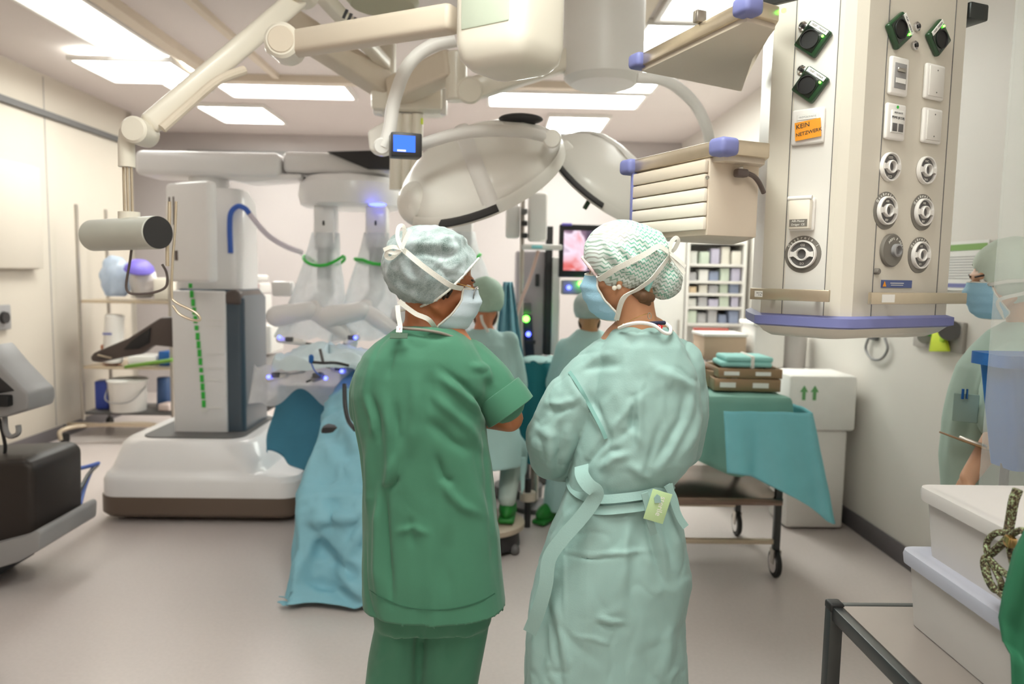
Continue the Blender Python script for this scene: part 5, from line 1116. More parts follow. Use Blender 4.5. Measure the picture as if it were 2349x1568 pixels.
# ================================================================== TOWER, MONITOR, FLUID STAND
def bxp(x0, x1, y0, y1, Y, dep, name, m, par, bev=.008): return bx_px(x0, x1, y0, y1, Y, dep, name, m, par, bev)
tw = thing('vision_tower', 'grey equipment tower with dark side rail between the two women', 'equipment tower', at(1222, 900, 5.4))
tw.location.z = 0
bxp(1182, 1250, 575, 815, 5.4, .4, 'housing', mat('tower_grey', (176, 166, 170), .5), tw, .02)
bxp(1184, 1262, 815, 1050, 5.42, .4, 'lower_housing', W['greyd'], tw, .02)
bxp(1250, 1266, 520, 815, 5.38, .05, 'dark_rail', W['dark'], tw, .005)
bxp(1266, 1284, 590, 815, 5.36, .2, 'side_panel', W['white'], tw)
c = at(1212, 770, 5.36); lt = MB().box(c, (.07, .06, .3), Matrix.Rotation(R(-5), 3, 'Y'), bev=.01).build('light_source', mat('tower_navy', (26, 30, 52), .4), tw)
MB().ball(at(1207, 731, 5.31), .024).build('led', W['greenled'], lt); MB().ball(at(1212, 766, 5.31), .018).build('led', W['blueled'], lt)
MB().box(at(1201, 706, 5.35), (.11, .06, .08), rotz(10), bev=.01).build('device', W['greyd'], tw); MB().box(at(1233, 642, 5.38), (.03, .03, .09), bev=.008).build('handle', W['dark'], tw); MB().box(at(1217, 784, 5.34), (.07, .04, .025)).build('slot', W['dark'], tw)
MB().box((at(1222, 900, 5.4).x, 5.6, .06), (.38, .46, .12), bev=.02).build('base', W['greyd'], tw)
fsd = thing('fluid_stand', 'white canister stand behind the grey bouffant cap', 'fluid stand', (at(1225, 500, 5.0).x, 5.0, 0))
bxp(1212, 1256, 442, 552, 5.0, .12, 'canister', W['white'], fsd, .02); bxp(1160, 1193, 470, 545, 5.05, .1, 'canister', W['white'], fsd, .02)
MB().cyl((at(1200, 500, 5.1).x, 5.1, .1), at(1200, 432, 5.1), .015).build('pole', W['steel'], fsd); MB().cyl(at(1168, 433, 5.08), at(1245, 432, 5.08), .012).build('crossbar', W['white'], fsd)
MB().box(at(1170, 438, 5.05), (.025, .03, .05)).build('hook', W['lav'], fsd)
for y in (485, 512, 540): MB().box(at(1203, y, 5.0), (.04, .06, .035), bev=.008).build('clamp', W['dark'] if y > 500 else W['greyd'], fsd)
bxp(1198, 1290, 560, 572, 4.96, .1, 'tray', W['white'], fsd); MB().box(at(1232, 566, 4.94), (.07, .03, .02), bev=.004).build('syringe_label', mat('aqua', (150, 225, 230), .5), fsd)
MB().tube(crom([at(1235, 575, 5.0), at(1215, 640, 4.98), at(1195, 690, 4.95), at(1178, 745, 4.9)], 8), .012, n=8).build('pink_tube', mat('tube_pink', (214, 180, 168), .4), fsd)
MB().cyl((at(1200, 500, 5.1).x, 5.1, .0), (at(1200, 500, 5.1).x, 5.1, .08), .17).build('foot', W['greyd'], fsd)
hd_ = thing('hanging_drape', 'bright blue drape hanging behind the seated person', 'drape', at(1170, 800, 4.8))
def dr5(u, v): 
    w = .03+.12*min(1, v*1.2); a = (u-.5)*2; x = at(1163+8*v, 800, 4.85).x+a*w; return V((x, 4.85+.03*sin(u*16)+.02*a*a, 1.50-1.05*v))
MB().grid(dr5, 30, 24).build('sheet', W['cyan'], hd_, smooth=180, solid=.003)
mo2 = thing('endoscopy_monitor', 'black monitor showing a pink endoscopic picture behind the right cap', 'monitor', at(1350, 575, 5.2))
bxp(1283, 1425, 516, 636, 5.2, .06, 'bezel', W['black'], mo2, .01)
def screenmat():
    t = NT('endoscopy_picture'); e = t.new('Emission', Strength=.6); tc = t.new('TexCoord'); nz = t.new('TexNoise', Scale=4.2, Detail=3.0, Distortion=1.0); t.ln(tc.outputs['Object'], nz.inputs['Vector'])
    sx = t.new('SeparateXYZ'); t.ln(tc.outputs['Object'], sx.inputs[0]); f = t.math('ADD', nz.outputs['Fac'], t.math('MULTIPLY', t.math('SUBTRACT', sx.outputs['Z'], 1.72), -.55))
    rp = t.new('ValToRGB'); cr = rp.color_ramp; cr.elements[0].position = .30; cr.elements[0].color = lin((96, 84, 100)); cr.elements[1].position = .75; cr.elements[1].color = lin((214, 96, 88))
    for p, c_ in ((.43, (150, 122, 140)), (.50, (240, 222, 238)), (.58, (236, 200, 214)), (.66, (232, 170, 176))):
        q = cr.elements.new(p); q.color = lin(c_)
    t.ln(f, rp.inputs[0]); t.ln(rp.outputs[0], e.inputs[0]); t.ln(e.outputs[0], t.out.inputs[0]); return t.m
a, b = at(1294, 528, 5.195), at(1416, 622, 5.195)
MB().box((a+b)/2, (b.x-a.x, .004, a.z-b.z), bev=.001).build('screen', screenmat(), mo2)
MB().box(at(1300, 515, 5.22), (.07, .05, .02), bev=.005).build('top_cap', W['purple'], mo2)
MB().cyl(at(1350, 636, 5.26), V((at(1350, 636, 5.26).x, 5.26, .05)), .03).build('pole', W['greyd'], mo2); MB().lathe([(.02, .05), (.18, .04), (.2, 0), (.02, 0)], (at(1350, 636, 5.26).x, 5.3, 0)).build('foot', W['greyd'], mo2)
bxp(1290, 1400, 643, 676, 5.2, .14, 'console', W['greyd'] if 0 else W['grey'], mo2)
MB().ball(at(1331, 650, 5.17), .018).build('led', W['greenled'], mo2); MB().ball(at(1305, 659, 5.17), .016).build('led', W['blueled'], mo2); MB().ball(at(1343, 645, 5.17), .014).build('led', W['blueled'], mo2)
tt = thing('draped_side_table', 'small table with dark teal drape and rolled pale cover behind the two women', 'table', (at(1243, 900, 4.9).x, 4.9, 0))
def dr6(u, v):
    a = 2*pi*u; r = 1+.08*sin(u*2*pi*6)*v; h = at(1230, 825, 4.85); return V((h.x+.10*r*cos(a), 4.82+.13*r*sin(a), h.z-.66*v+.02*noise.noise(V((cos(a)*2, sin(a)*2, v)))))
MB().grid(dr6, 48, 16).build('drape', W['tealg'], tt, smooth=180)
h = at(1230, 825, 4.85); MB().ball(V((h.x, 4.82, h.z)), (.105, .13, .03)).build('cover', W['gownb'], tt); MB().cyl((h.x, 4.82, 0), (h.x, 4.82, h.z), .03).build('post', W['steel'], tt); MB().lathe([(.02, .05), (.14, .03), (.14, 0), (.02, 0)], (h.x, 4.82, 0)).build('foot', W['greyd'], tt)
fp = thing('foot_pedal', 'small beige castor post between the two women', 'pedal', (at(1237, 1130, 4.6).x-.1, 4.45, 0))
x_ = fp.location.x+.02; MB().cyl((x_, 4.45, .0), (x_, 4.45, .3), .02, n=14).build('post', W['dark'], fp); MB().cyl((x_, 4.45, .17), (x_, 4.45, .22), .05).build('collar', W['beige'], fp)

# ================================================================== RIGHT INSTRUMENT TABLE
ZT = .945
it = thing('instrument_table', 'steel instrument table with green cloth and large casters behind the pale gown', 'table', (1.1, 4.05, 0))
tx0, tx1, ty0, ty1 = .66, 1.49, 3.70, 4.36
MB().box(((tx0+tx1)/2, (ty0+ty1)/2, ZT-.025), (tx1-tx0-.02, ty1-ty0-.02, .04), bev=.01).build('top', W['steel'], it)
MB().box(((tx0+tx1)/2, (ty0+ty1)/2, .405), (tx1-tx0, ty1-ty0, .04), bev=.005).build('lower_shelf', mat('shelf_steel', (150, 130, 118), .25, .85), it)
for x in (tx0+.02, tx1-.02):
    for y in (ty0+.02, ty1-.02):
        lg = MB().box((x, y, .535), (.034, .034, .78), bev=.004).build('leg', W['steeld'], it)
        MB().cyl((x-.012, y, .075), (x+.012, y, .075), .075, n=28, bev=.006).build('caster_wheel', W['black'], lg); MB().cyl((x-.016, y, .075), (x+.016, y, .075), .05, n=24).build('caster_hub', W['chrome'], lg)
        MB().prism([V((x-.02, y-.03, .15)), V((x-.02, y+.03, .15)), V((x-.02, y+.015, .07)), V((x-.02, y-.015, .07))], (.006, 0, 0)).prism([V((x+.014, y-.03, .15)), V((x+.014, y+.03, .15)), V((x+.014, y+.015, .07)), V((x+.014, y-.015, .07))], (.006, 0, 0)).build('caster_fork', W['steel'], lg)
for y in (ty0+.02, ty1-.02): MB().box(((tx0+tx1)/2, y, .19), (tx1-tx0-.06, .025, .025), bev=.003).build('crossbar', W['steelw'], it)
beam(MB(), (tx0+.1, ty0+.04, .39), (tx0+.25, ty0+.5, .19), .02).build('brace', W['steeld'], it)
tc_ = thing('table_cloth', 'green cloth over the instrument table, hanging in waves at the front', 'table cloth', ((tx0+tx1)/2, 4.03, ZT))
def cloth(u, v):
    a, b = u*2-1, v*2-1; hx, hy = (tx1-tx0)/2+.01, (ty1-ty0)/2+.01; ox, oy = max(0, abs(a)-.62)/.38, max(0, abs(b)-.6)/.4
    x = (tx0+tx1)/2+(min(abs(a)/.62, 1)*hx+ox*.04)*(1 if a > 0 else -1); y = (ty0+ty1)/2+(min(abs(b)/.6, 1)*hy+oy*.05)*(1 if b > 0 else -1)
    d = max(ox*.30, oy*(.34+.05*sin(a*7))); w_ = .02*sin(a*22)*oy*(1 if b < 0 else -1)
    return V((x+.015*sin(b*20)*ox, y+w_+.02*noise.noise(V((x*5, y*5, d*4)))*oy, ZT+.004-d+.006*noise.noise(V((x*9, y*9, 0)))*(1-min(1, ox+oy))))
MB().grid(cloth, 72, 60).build('cloth', W['cloth'], tc_, smooth=180, solid=.003)
cs_ = thing('hanging_sheet', 'shiny cyan sheet flaring off the right end of the instrument table', 'drape', (1.56, 3.9, .7))
def dr7(u, v):
    if u < .55: x = 1.12+.42*u/.55; y = 3.575
    else: x = 1.56; y = 3.575+.36*(u-.55)/.45
    k = exp(-((u-.55)/.2)**2); zb = .60-.24*exp(-((u-.6)/.28)**2)
    return V((x+(.02+.10*k+.02*sin(u*19))*v, y-(.03+.06*k+.02*sin(u*23))*v, .90-(.90-zb)*v+.012*noise.noise(V((u*5, v*5, 2)))))
MB().grid(dr7, 60, 24).build('sheet', mat('cyan_film', (130, 208, 220), .35, var=.08, coat=.3), cs_, smooth=180, solid=.002)
# baskets and towels
def basket(label, c, sz, r):
    t = thing('instrument_tray', label, 'instrument tray', c); w_, d_, h_ = sz; Mx = rotz(r)
    mt_ = mat('tray_bronze', (168, 140, 112), .35, .7) if 'tray_bronze' not in bpy.data.materials else bpy.data.materials['tray_bronze']
    for s in (-1, 1): MB().box(c+Mx @ V((0, s*d_/2, h_/2)), (w_, .006, h_), Mx, bev=.002).build('side', mt_, t); MB().box(c+Mx @ V((s*w_/2, 0, h_/2)), (.006, d_, h_), Mx, bev=.002).build('side', mt_, t)
    MB().box(c+V((0, 0, .004)), (w_, d_, .006), Mx).build('bottom', mt_, t)
    for x in (-.3, .2): MB().box(c+Mx @ V((x*w_, -d_/2-.005, h_*.5)), (w_*.24, .003, h_*.4), Mx).build('label_card', W['paper'], t)
    return t
c0 = at(1720, 890, 3.82); c0 = V((c0.x, 3.98, ZT+.014))
basket('lower bronze instrument tray with two white cards on the green cloth', c0, (.34, .30, .065), -4); basket('upper bronze instrument tray under the folded towels', c0+V((.01, 0, .068)), (.33, .29, .05), -2)
tw_ = thing('folded_towel', 'folded pale teal towels tied with white tape on the instrument trays', 'towels', c0+V((0, 0, .12)))
for i in range(2): MB().box(c0+V((.0+.012*i, -.01, .135+.028*i)), (.27-.02*i, .22, .03), rotz(-4+3*i), bev=.013, seg=3).build('towel', W['towel'], tw_)
MB().box(c0+V((.03, -.012, .15)), (.018, .235, .066), rotz(-4), bev=.004).build('tape', W['strap'], tw_)
c1_ = V((at(1655, 880, 4.1).x, 4.0, ZT+.014)); bk = basket('dark open instrument tray left of the towels, tilted sideways', c1_+V((-.06, .06, 0)), (.16, .26, .09), 24)
rt_ = thing('retractor', 'pale curved handle lying beside the pale gown on the green cloth', 'surgical instrument', V((at(1615, 890, 3.8).x, 3.78, ZT+.02)))
MB().tube(crom([V((.80, 3.78, ZT+.022)), V((.98, 3.76, ZT+.05)), V((1.05, 3.76, ZT+.055)), V((1.08, 3.77, ZT+.03)), V((1.02, 3.78, ZT+.018)), V((.82, 3.80, ZT+.018))], 6), .012, n=8).build('handle', W['white'], rt_)
MB().box((.93, 3.78, ZT+.03), (.12, .03, .02), bev=.006).build('grip', W['taupe'], rt_)

# ================================================================== BACK RIGHT STORAGE
cu = thing('open_cupboard', 'white open cupboard with shelves of packets by the right wall', 'cupboard', (1.95, 6.6, 0))
x0, x1 = 1.69, 2.2
MB().box(((x0+x1)/2, 6.98, 1.0), (x1-x0, .02, 2.0)).build('back', W['paper'], cu)
for x in (x0, x1): MB().box((x, 6.78, 1.0), (.025, .4, 2.0), bev=.003).build('side', W['white'], cu)
zs = [1.86, 1.66, 1.51, 1.40, 1.28, 1.13, .1]
for z in zs: MB().box(((x0+x1)/2, 6.78, z), (x1-x0, .38, .025), bev=.003).build('shelf', W['white'], cu)
cols = [('blue', (90, 110, 160)), ('white', (238, 236, 232)), ('ochre', (214, 170, 110)), ('pale green', (190, 210, 180)), ('grey', (160, 158, 166)), ('cream', (232, 222, 204)), ('lilac', (170, 160, 200))]
cm_ = {n_: mat('packet_'+n_.replace(' ', '_'), tuple(int(.55*v+.45*236) for v in c_), .6) for n_, c_ in cols}
ordn = ['leftmost', 'second from left', 'middle', 'second from right', 'rightmost']; shn = ['top', 'second', 'third', 'fourth', 'lowest filled']
rnd = random.Random(3)
for si, (z, hmax) in enumerate(zip(zs[1:6], (.17, .12, .085, .095, .12))):
    for i in range(5):
        n_, c_ = cols[rnd.randrange(len(cols))]; w_ = rnd.uniform(.06, .085); h_ = hmax*rnd.uniform(.6, .95); xx = x0+.06+.095*i
        o = MB().box((xx, 6.68+rnd.uniform(0, .05), z+.0135+h_/2), (w_, .14, h_), bev=.004).build('packet', cm_[n_]); tag(o, '%s packet, %s on the %s shelf of the open cupboard' % (n_, ordn[i], shn[si]), 'packet', 'packets in the open cupboard')
wc = thing('white_cabinet', 'tall white cabinet door left of the open cupboard', 'cabinet', (1.5, 6.8, 0))
MB().box((1.53, 6.8, 1.0), (.28, .4, 2.0), bev=.004).build('body', W['white'], wc); MB().box((1.53, 6.59, 1.05), (.26, .018, 1.88), bev=.003).build('door', W['paper'], wc); MB().box((1.62, 6.576, 1.1), (.012, .02, .14)).build('handle', W['steel'], wc)
ct = thing('counter', 'white counter unit along the right wall behind the instrument table', 'counter', (1.85, 5.5, 0))
MB().box((1.84, 5.5, .45), (.78, .9, .86), bev=.006).build('body', W['white'], ct); MB().box((1.83, 5.48, .9), (.80, .94, .04), bev=.008).build('worktop', W['white'], ct)
for z in (.25, .55): MB().box((1.66, 5.04, z), (.36, .016, .26), bev=.003).build('drawer', W['paper'], ct); MB().box((2.04, 5.04, z), (.36, .016, .26), bev=.003).build('drawer', W['paper'], ct)
bxx = thing('cardboard_box', 'open brown box with red edge on the white counter', 'box', (1.62, 5.4, .92))
MB().box((1.62, 5.35, .921+.11), (.3, .3, .22), bev=.004).build('body', mat('box_brown', (196, 172, 148), .7), bxx); MB().box((1.62, 5.35, 1.146), (.32, .32, .02), bev=.004).build('contents', W['paper'], bxx); MB().box((1.6, 5.5, 1.16), (.26, .03, .03)).build('red_edge', mat('red_muted', (190, 90, 80), .6), bxx)
wbn = thing('white_container', 'tall white lidded container on the counter under the supply column', 'container', (1.9, 5.3, .92))
MB().box((1.92, 5.3, .921+.15), (.22, .3, .3), bev=.02).build('body', W['white'], wbn); MB().box((1.92, 5.3, 1.235), (.25, .33, .03), bev=.01).build('lid', W['paper'], wbn)
wb2 = thing('round_canister', 'round grey-white canister on the counter beside the lidded container', 'canister', (2.11, 5.25, .92))
MB().cyl((2.13, 5.25, .921), (2.13, 5.25, 1.16), .085, .09).build('body', W['storage'], wb2); MB().lathe([(.01, 1.19), (.07, 1.185), (.096, 1.17), (.096, 1.158)], (2.13, 5.25, 0)).build('lid', W['paper'], wb2)
bw = thing('steel_bowl', 'shiny steel bowl in front of the brown box', 'bowl', (1.42, 5.15, .92)); MB().lathe([(.04, .921), (.07, .93), (.1, .985), (.105, .985), (.075, .925), (.04, .925)], (1.53, 5.12, 0), cap=False).build('bowl', W['chrome'], bw)
shp = thing('sharps_bin', 'white bin with two green arrows on the right wall side', 'bin', (1.95, 4.55, 0))
MB().box((1.99, 4.6, .80), (.42, .36, .34), bev=.02).build('body', W['paper'], shp); MB().box((1.99, 4.6, .32), (.36, .3, .62), bev=.02).build('stand', W['white'], shp)
for i in range(2):
    c = V((1.87+.065*i, 4.417, .86)); MB().prism([c+V((x, 0, z)) for x, z in ((-.01, -.04), (.01, -.04), (.01, .01), (.024, .01), (0, .05), (-.024, .01), (-.01, .01))], (0, -.002, 0)).build('arrow', mat('arrow_green', (110, 170, 110), .6), shp)

# ================================================================== LEFT SUPPLY TROLLEY
tr = thing('supply_trolley', 'chrome wire supply trolley against the left wall behind the robot', 'trolley', (-3.3, 6.9, 0))
X0, X1, Ya, Yb = -3.76, -2.95, 6.75, 7.25
for x in (X0, X1):
    for y in (Ya, Yb): MB().cyl((x, y, .16), (x, y, 2.1), .016, n=12).build('post', W['steel'], tr)
for z in (1.24, .64, .22): MB().box(((X0+X1)/2, (Ya+Yb)/2, z), (X1-X0, Yb-Ya, .025), bev=.004).build('shelf', W['steelw'] if z > .5 else W['greyd'], tr)
MB().tube(crom([(-3.74, 6.35, .06), (-3.74, 6.37, .14), (-3.6, 6.5, .16), (-3.1, 6.6, .16), (-3.0, 6.55, .12), (-2.98, 6.5, .07)], 6), .018).build('bumper_rail', W['steelw'], tr)
for x in (X0, X1):
    for y in (6.45, 7.2): MB().cyl((x-.015, y, .05), (x+.015, y, .05), .05, n=18).build('caster', W['black'], tr); MB().cyl((x, y, .06), (x, y, .18), .012, n=10).build('caster_stem', W['greyd'], tr)
for y in (6.5, 7.2): MB().box(((X0+X1)/2, y, .17), (X1-X0, .03, .03)).build('bottom_rail', W['steelw'], tr)
def itm(name, label, cat, fn, m):
    mb = MB(); fn(mb); return tag(mb.build(name, m if not isinstance(m, str) else W[m], smooth=50), label, cat)
def bag(c, w_, d_, h_):
    def f(mb):
        mb.ball(c, (w_, d_, h_), None, 28, 18)
        for v in mb.bm.verts: v.co += (v.co-c).normalized()*.03*noise.noise(v.co*14); v.co.z = max(v.co.z, c.z-h_*.86)
    return f
itm('plastic_bag', 'pale clear bag at the left end of the top trolley shelf', 'bag', bag(V((-3.55, 6.98, 1.455)), .13, .12, .2), 'bag')
itm('plastic_bag', 'white bag bulging next to the purple cap on the top trolley shelf', 'bag', bag(V((-3.31, 7.02, 1.41)), .12, .12, .16), mat('bag_white', (236, 230, 226), .5))
itm('purple_lid', 'purple rounded lid on the bag of the top trolley shelf', 'lid', lambda mb: mb.lathe([(.01, .09), (.07, .08), (.12, .03), (.13, 0), (.12, -.01)], (-3.28, 6.88, 1.53), (.2, -.3, 1)), 'purple')
itm('carton', 'upright cream carton on the top shelf behind the wire hook', 'carton', lambda mb: mb.box((-3.08, 6.95, 1.36), (.14, .16, .2), bev=.006), 'cream')
bt = thing('tall_bottle', 'tall white bottle standing on the middle trolley shelf', 'bottle', (-3.5, 6.85, .65)); MB().cyl((-3.53, 6.85, .672), (-3.5, 6.85, 1.12), .085, .08, bev=.015).build('body', W['white'], bt); MB().box((-3.52, 6.745, .95), (.08, .004, .02)).build('print', W['lav'], bt)
itm('orange_packet', 'orange and brown packets stacked behind the tall bottle', 'packet', lambda mb: mb.box((-3.67, 7.08, .74), (.13, .12, .16), rotz(8), bev=.006), mat('packet_rust', (196, 120, 84), .6))
itm('green_tray', 'long green tray edge resting on the middle trolley shelf', 'tray', lambda mb: mb.box((-3.1, 6.66, .70), (.42, .12, .03), Matrix.Rotation(R(-9), 3, 'Y'), bev=.006), mat('tray_green', (98, 140, 50), .5))
itm('paper_pile', 'white paper pile on the middle trolley shelf', 'papers', lambda mb: mb.box((-3.28, 6.95, .70), (.24, .26, .09), rotz(12), bev=.01), 'paper')
itm('blue_packet', 'blue packet on the white paper pile', 'packet', lambda mb: mb.box((-3.05, 6.93, .72), (.12, .16, .13), rotz(-10), bev=.01), 'blue')
bu = thing('bucket', 'white bucket with lid on the lowest trolley shelf', 'bucket', (-3.4, 6.8, .24)); MB().cyl((-3.4, 6.85, .235), (-3.4, 6.85, .50), .15, .17).build('body', W['white'], bu); MB().cyl((-3.4, 6.85, .50), (-3.4, 6.85, .53), .178, bev=.008).build('lid', W['paper'], bu); MB().tube(crom([(-3.57, 6.83, .46), (-3.52, 6.68, .36), (-3.4, 6.66, .33), (-3.28, 6.68, .36), (-3.23, 6.83, .46)], 6), .006).build('handle', W['grey'], bu)
itm('blue_box', 'small blue box left of the white bucket', 'box', lambda mb: mb.box((-3.66, 6.92, .37), (.11, .14, .26), rotz(10), bev=.008), mat('box_blue', (60, 80, 170), .5))
itm('blue_bottle', 'dark blue bottle hanging right of the white bucket', 'bottle', lambda mb: mb.cyl((-3.16, 7.05, .235), (-3.16, 7.05, .52), .065, .06, bev=.01), mat('bottle_blue', (70, 100, 150), .4))
itm('bandage_pack', 'white and red pack at the right end of the lowest trolley shelf', 'pack', lambda mb: mb.box((-3.04, 6.86, .272), (.12, .14, .07), rotz(-14), bev=.015), mat('pack_pinkish', (232, 214, 208), .6))
# device trolley right of the robot column
dt = thing('device_trolley', 'trolley of small devices with lime drawers right of the robot column', 'trolley', (-2.15, 6.2, 0))
bxp(548, 608, 818, 925, 6.1, .4, 'drawer_unit', W['grey'], dt); 
for y0, y1 in ((822, 868), (873, 918)): d = bxp(565, 604, y0, y1, 6.08, .02, 'drawer', W['lime'], dt, .006); MB().box(at(585, (y0+y1)/2-8, 6.06), (.06, .02, .012), bev=.003).build('handle', W['grey'], d)
bxp(545, 612, 925, 945, 6.1, .4, 'base', W['black'], dt)
MB().cyl((at(560, 700, 6.4).x, 6.45, .1), at(560, 625, 6.4), .02).build('pole', W['steel'], dt)
for x in (550, 605): MB().cyl((at(x, 900, 6.1).x, 6.2, .04), (at(x, 900, 6.1).x+.03, 6.2, .04), .04, n=16).build('caster', W['black'], dt)
def dev(label, x0, x1, y0, y1, Y, dep, m='white', extra=None):
    t = thing('medical_device', label, 'medical device', at((x0+x1)/2, y1, Y)); bxp(x0, x1, y0, y1, Y, dep, 'case', W[m], t, .02)
    if extra: extra(t)
    return t
dev('long flat white device on top of the device trolley', 538, 592, 630, 644, 6.1, .3)
dev('white device with a red square panel on the device trolley', 540, 597, 648, 672, 6.1, .3, 'white', lambda t: MB().box(at(581, 660, 6.085), (.075, .03, .08), bev=.005).build('red_panel', W['red'], t))
dev('white box device below the red panel on the device trolley', 541, 599, 676, 722, 6.1, .3, 'white', lambda t: MB().box(at(570, 682, 6.085), (.17, .02, .03), bev=.004).build('top_strip', W['paper'], t))
dev('white console with two dials standing on the lime drawer trolley', 550, 622, 746, 812, 6.05, .36, 'white', lambda t: [MB().cyl(at(x, y, 6.055), at(x, y, 6.03), .022, n=16).build('dial', W['greyd'], t) for x, y in ((577, 763), (586, 778))])
# ================================================================== RIGHT FOREGROUND
tl = thing('steel_trolley', 'dark steel frame trolley with capped post carrying the two white boxes', 'trolley', (1.1, 1.4, 0))
ax0, ax1, ay0, ay1, az = .843, 1.42, .86, 1.745, .757
def caps_(x, y):
    p = MB().box((x, y, az/2-.02), (.033, .033, az-.04+.05), bev=.003).build('post', W['steeld'], tl); MB().box((x, y, az-.006), (.036, .036, .022), bev=.006, seg=3).build('post_cap', W['black'], p)
    MB().ball((x, y, .02), (.022, .022, .02)).build('foot', W['black'], p)
for x in (ax0, ax1):
    for y in (ay0, ay1): caps_(x, y)
for c, s in ((((ax0+ax1)/2, ay1, az-.02), (ax1-ax0-.03, .025, .035)), (((ax0+ax1)/2, ay0, az-.02), (ax1-ax0-.03, .025, .035)), ((ax0, (ay0+ay1)/2, az-.02), (.025, ay1-ay0-.03, .035)), ((ax1, (ay0+ay1)/2, az-.02), (.025, ay1-ay0-.03, .035))):
    MB().box(c, s, bev=.003).build('frame_rail', W['steeld'], tl)
MB().box(((ax0+ax1)/2, (ay0+ay1)/2, az-.008), (ax1-ax0-.025, ay1-ay0-.025, .012)).build('shelf', mat('trolley_shelf', (150, 140, 134), .35, .3), tl)
MB().box(((ax0+ax1)/2, (ay0+ay1)/2, .2), (ax1-ax0-.02, ay1-ay0-.02, .02)).build('shelf', W['steeld'], tl)
def crate(label, x0, x1, y0, y1, z0, z1, lidm):
    t = thing('storage_box', label, 'storage box', ((x0+x1)/2, (y0+y1)/2, z0))
    MB().loft([rr(x0+.012, x1-.012, y0+.012, y1-.012, z0, .02), rr(x0, x1, y0, y1, z1-.03, .025), rr(x0, x1, y0, y1, z1-.012, .025)]).build('box', W['storage'], t, smooth=50)
    o = .012; MB().loft([rr(x0-o, x1+o, y0-o, y1+o, z1-.03, .03), rr(x0-o-.002, x1+o+.002, y0-o-.002, y1+o+.002, z1-.01, .03), rr(x0-o, x1+o, y0-o, y1+o, z1, .03), rr(x0+.01, x1-.01, y0+.01, y1-.01, z1, .02), rr(x0+.015, x1-.015, y0+.015, y1-.015, z1-.002, .02)]).build('lid', lidm, t, smooth=40)
    return t
crate('lower white storage box with blue-grey lid on the steel trolley', .965, 1.36, .92, 1.66, .757, .93, W['lid'])
crate('upper white storage box with white lid on the steel trolley', .987, 1.335, .95, 1.645, .926, 1.083, W['storage'])
# camouflage rope hung over the upper box
def ropemat():
    t = NT('camo_rope'); b = t.new('BsdfPrincipled', Roughness=.8); tc = t.new('TexCoord'); nz = t.new('TexNoise', Scale=240.0, Detail=2.0); t.ln(tc.outputs['Object'], nz.inputs['Vector'])
    rp = t.new('ValToRGB'); cr = rp.color_ramp; cr.interpolation = 'CONSTANT'; cr.elements[0].position = 0; cr.elements[0].color = lin((52, 42, 30)); cr.elements[1].position = .58; cr.elements[1].color = lin((150, 168, 128))
    for p, c_ in ((.44, (92, 78, 52)), (.52, (110, 104, 78))):
        q = cr.elements.new(p); q.color = lin(c_)
    t.ln(nz.outputs['Fac'], rp.inputs[0]); t.ln(rp.outputs[0], b.inputs[0]); bp = t.new('Bump', Strength=.8, Distance=.003); t.ln(nz.outputs['Fac'], bp.inputs['Height']); t.ln(bp.outputs[0], b.inputs['Normal']); t.ln(b.outputs[0], t.out.inputs[0]); return t.m
RM = ropemat()
ro = thing('rope', 'brown and green camouflage rope coiled in loops on the front of the white boxes', 'rope', atx(2300, 1230, .92))
XR_ = .945
def rp_(L, r=.0066, off=0): return MB().tube(crom([atx(x, y, XR_-off-.004*(i % 2)) for i, (x, y) in enumerate(L)], 7), r, n=8)
rp_([(2335, 1122), (2325, 1150), (2318, 1190), (2312, 1222)], .0085).build('strand', RM, ro); 
rp_([(2312, 1222), (2285, 1222), (2266, 1240), (2264, 1262), (2272, 1272), (2300, 1248), (2320, 1232)], .006, .003).build('loop', RM, ro)
rp_([(2316, 1226), (2296, 1246), (2268, 1272), (2256, 1285), (2262, 1320), (2278, 1350), (2295, 1352), (2296, 1335), (2280, 1300), (2270, 1282), (2290, 1302), (2320, 1325), (2342, 1330), (2365, 1322)], .006, .006).build('loop', RM, ro)
rp_([(2262, 1290), (2270, 1330), (2290, 1356), (2312, 1374), (2340, 1384), (2375, 1382)], .006, .011).build('loop', RM, ro)
rp_([(2314, 1228), (2318, 1270), (2330, 1310), (2350, 1335), (2375, 1345)], .006, .009).build('loop', RM, ro)
rp_([(2320, 1226), (2340, 1216), (2365, 1222)], .006, .004).build('loop', RM, ro)
MB().box(atx(2317, 1241, XR_-.02), (.016, .018, .02), Matrix.Rotation(R(10), 3, 'X'), bev=.004).build('clasp', W['gold'], ro); MB().box(atx(2325, 1143, XR_-.004), (.012, .012, .014), bev=.003).build('clasp', W['gold'], ro)
gc = thing('reflected_trousers', 'reflected dark green and blue trousers, built as a cloth beside the rope at the right picture edge', 'cloth', atx(2340, 1400, .87))  # trousers mirrored in the window, built as a solid cloth
def gcl(u, v):
    L = [(2352, 1215), (2326, 1265), (2302, 1360), (2292, 1415), (2300, 1470), (2318, 1500), (2322, 1600)]; a = v*(len(L)-1); i = min(int(a), len(L)-2); f_ = a-i; x = L[i][0]*(1-f_)+L[i+1][0]*f_; y = L[i][1]*(1-f_)+L[i+1][1]*f_
    p = atx(x, y, .912-.012*sin(u*14+v*3)); p.y -= u*.3; return p
g = MB().grid(gcl, 30, 30).build('cloth', mat('cloth_deep_green', (40, 110, 78), .8, var=.15, vs=10), gc, smooth=180, solid=.004)
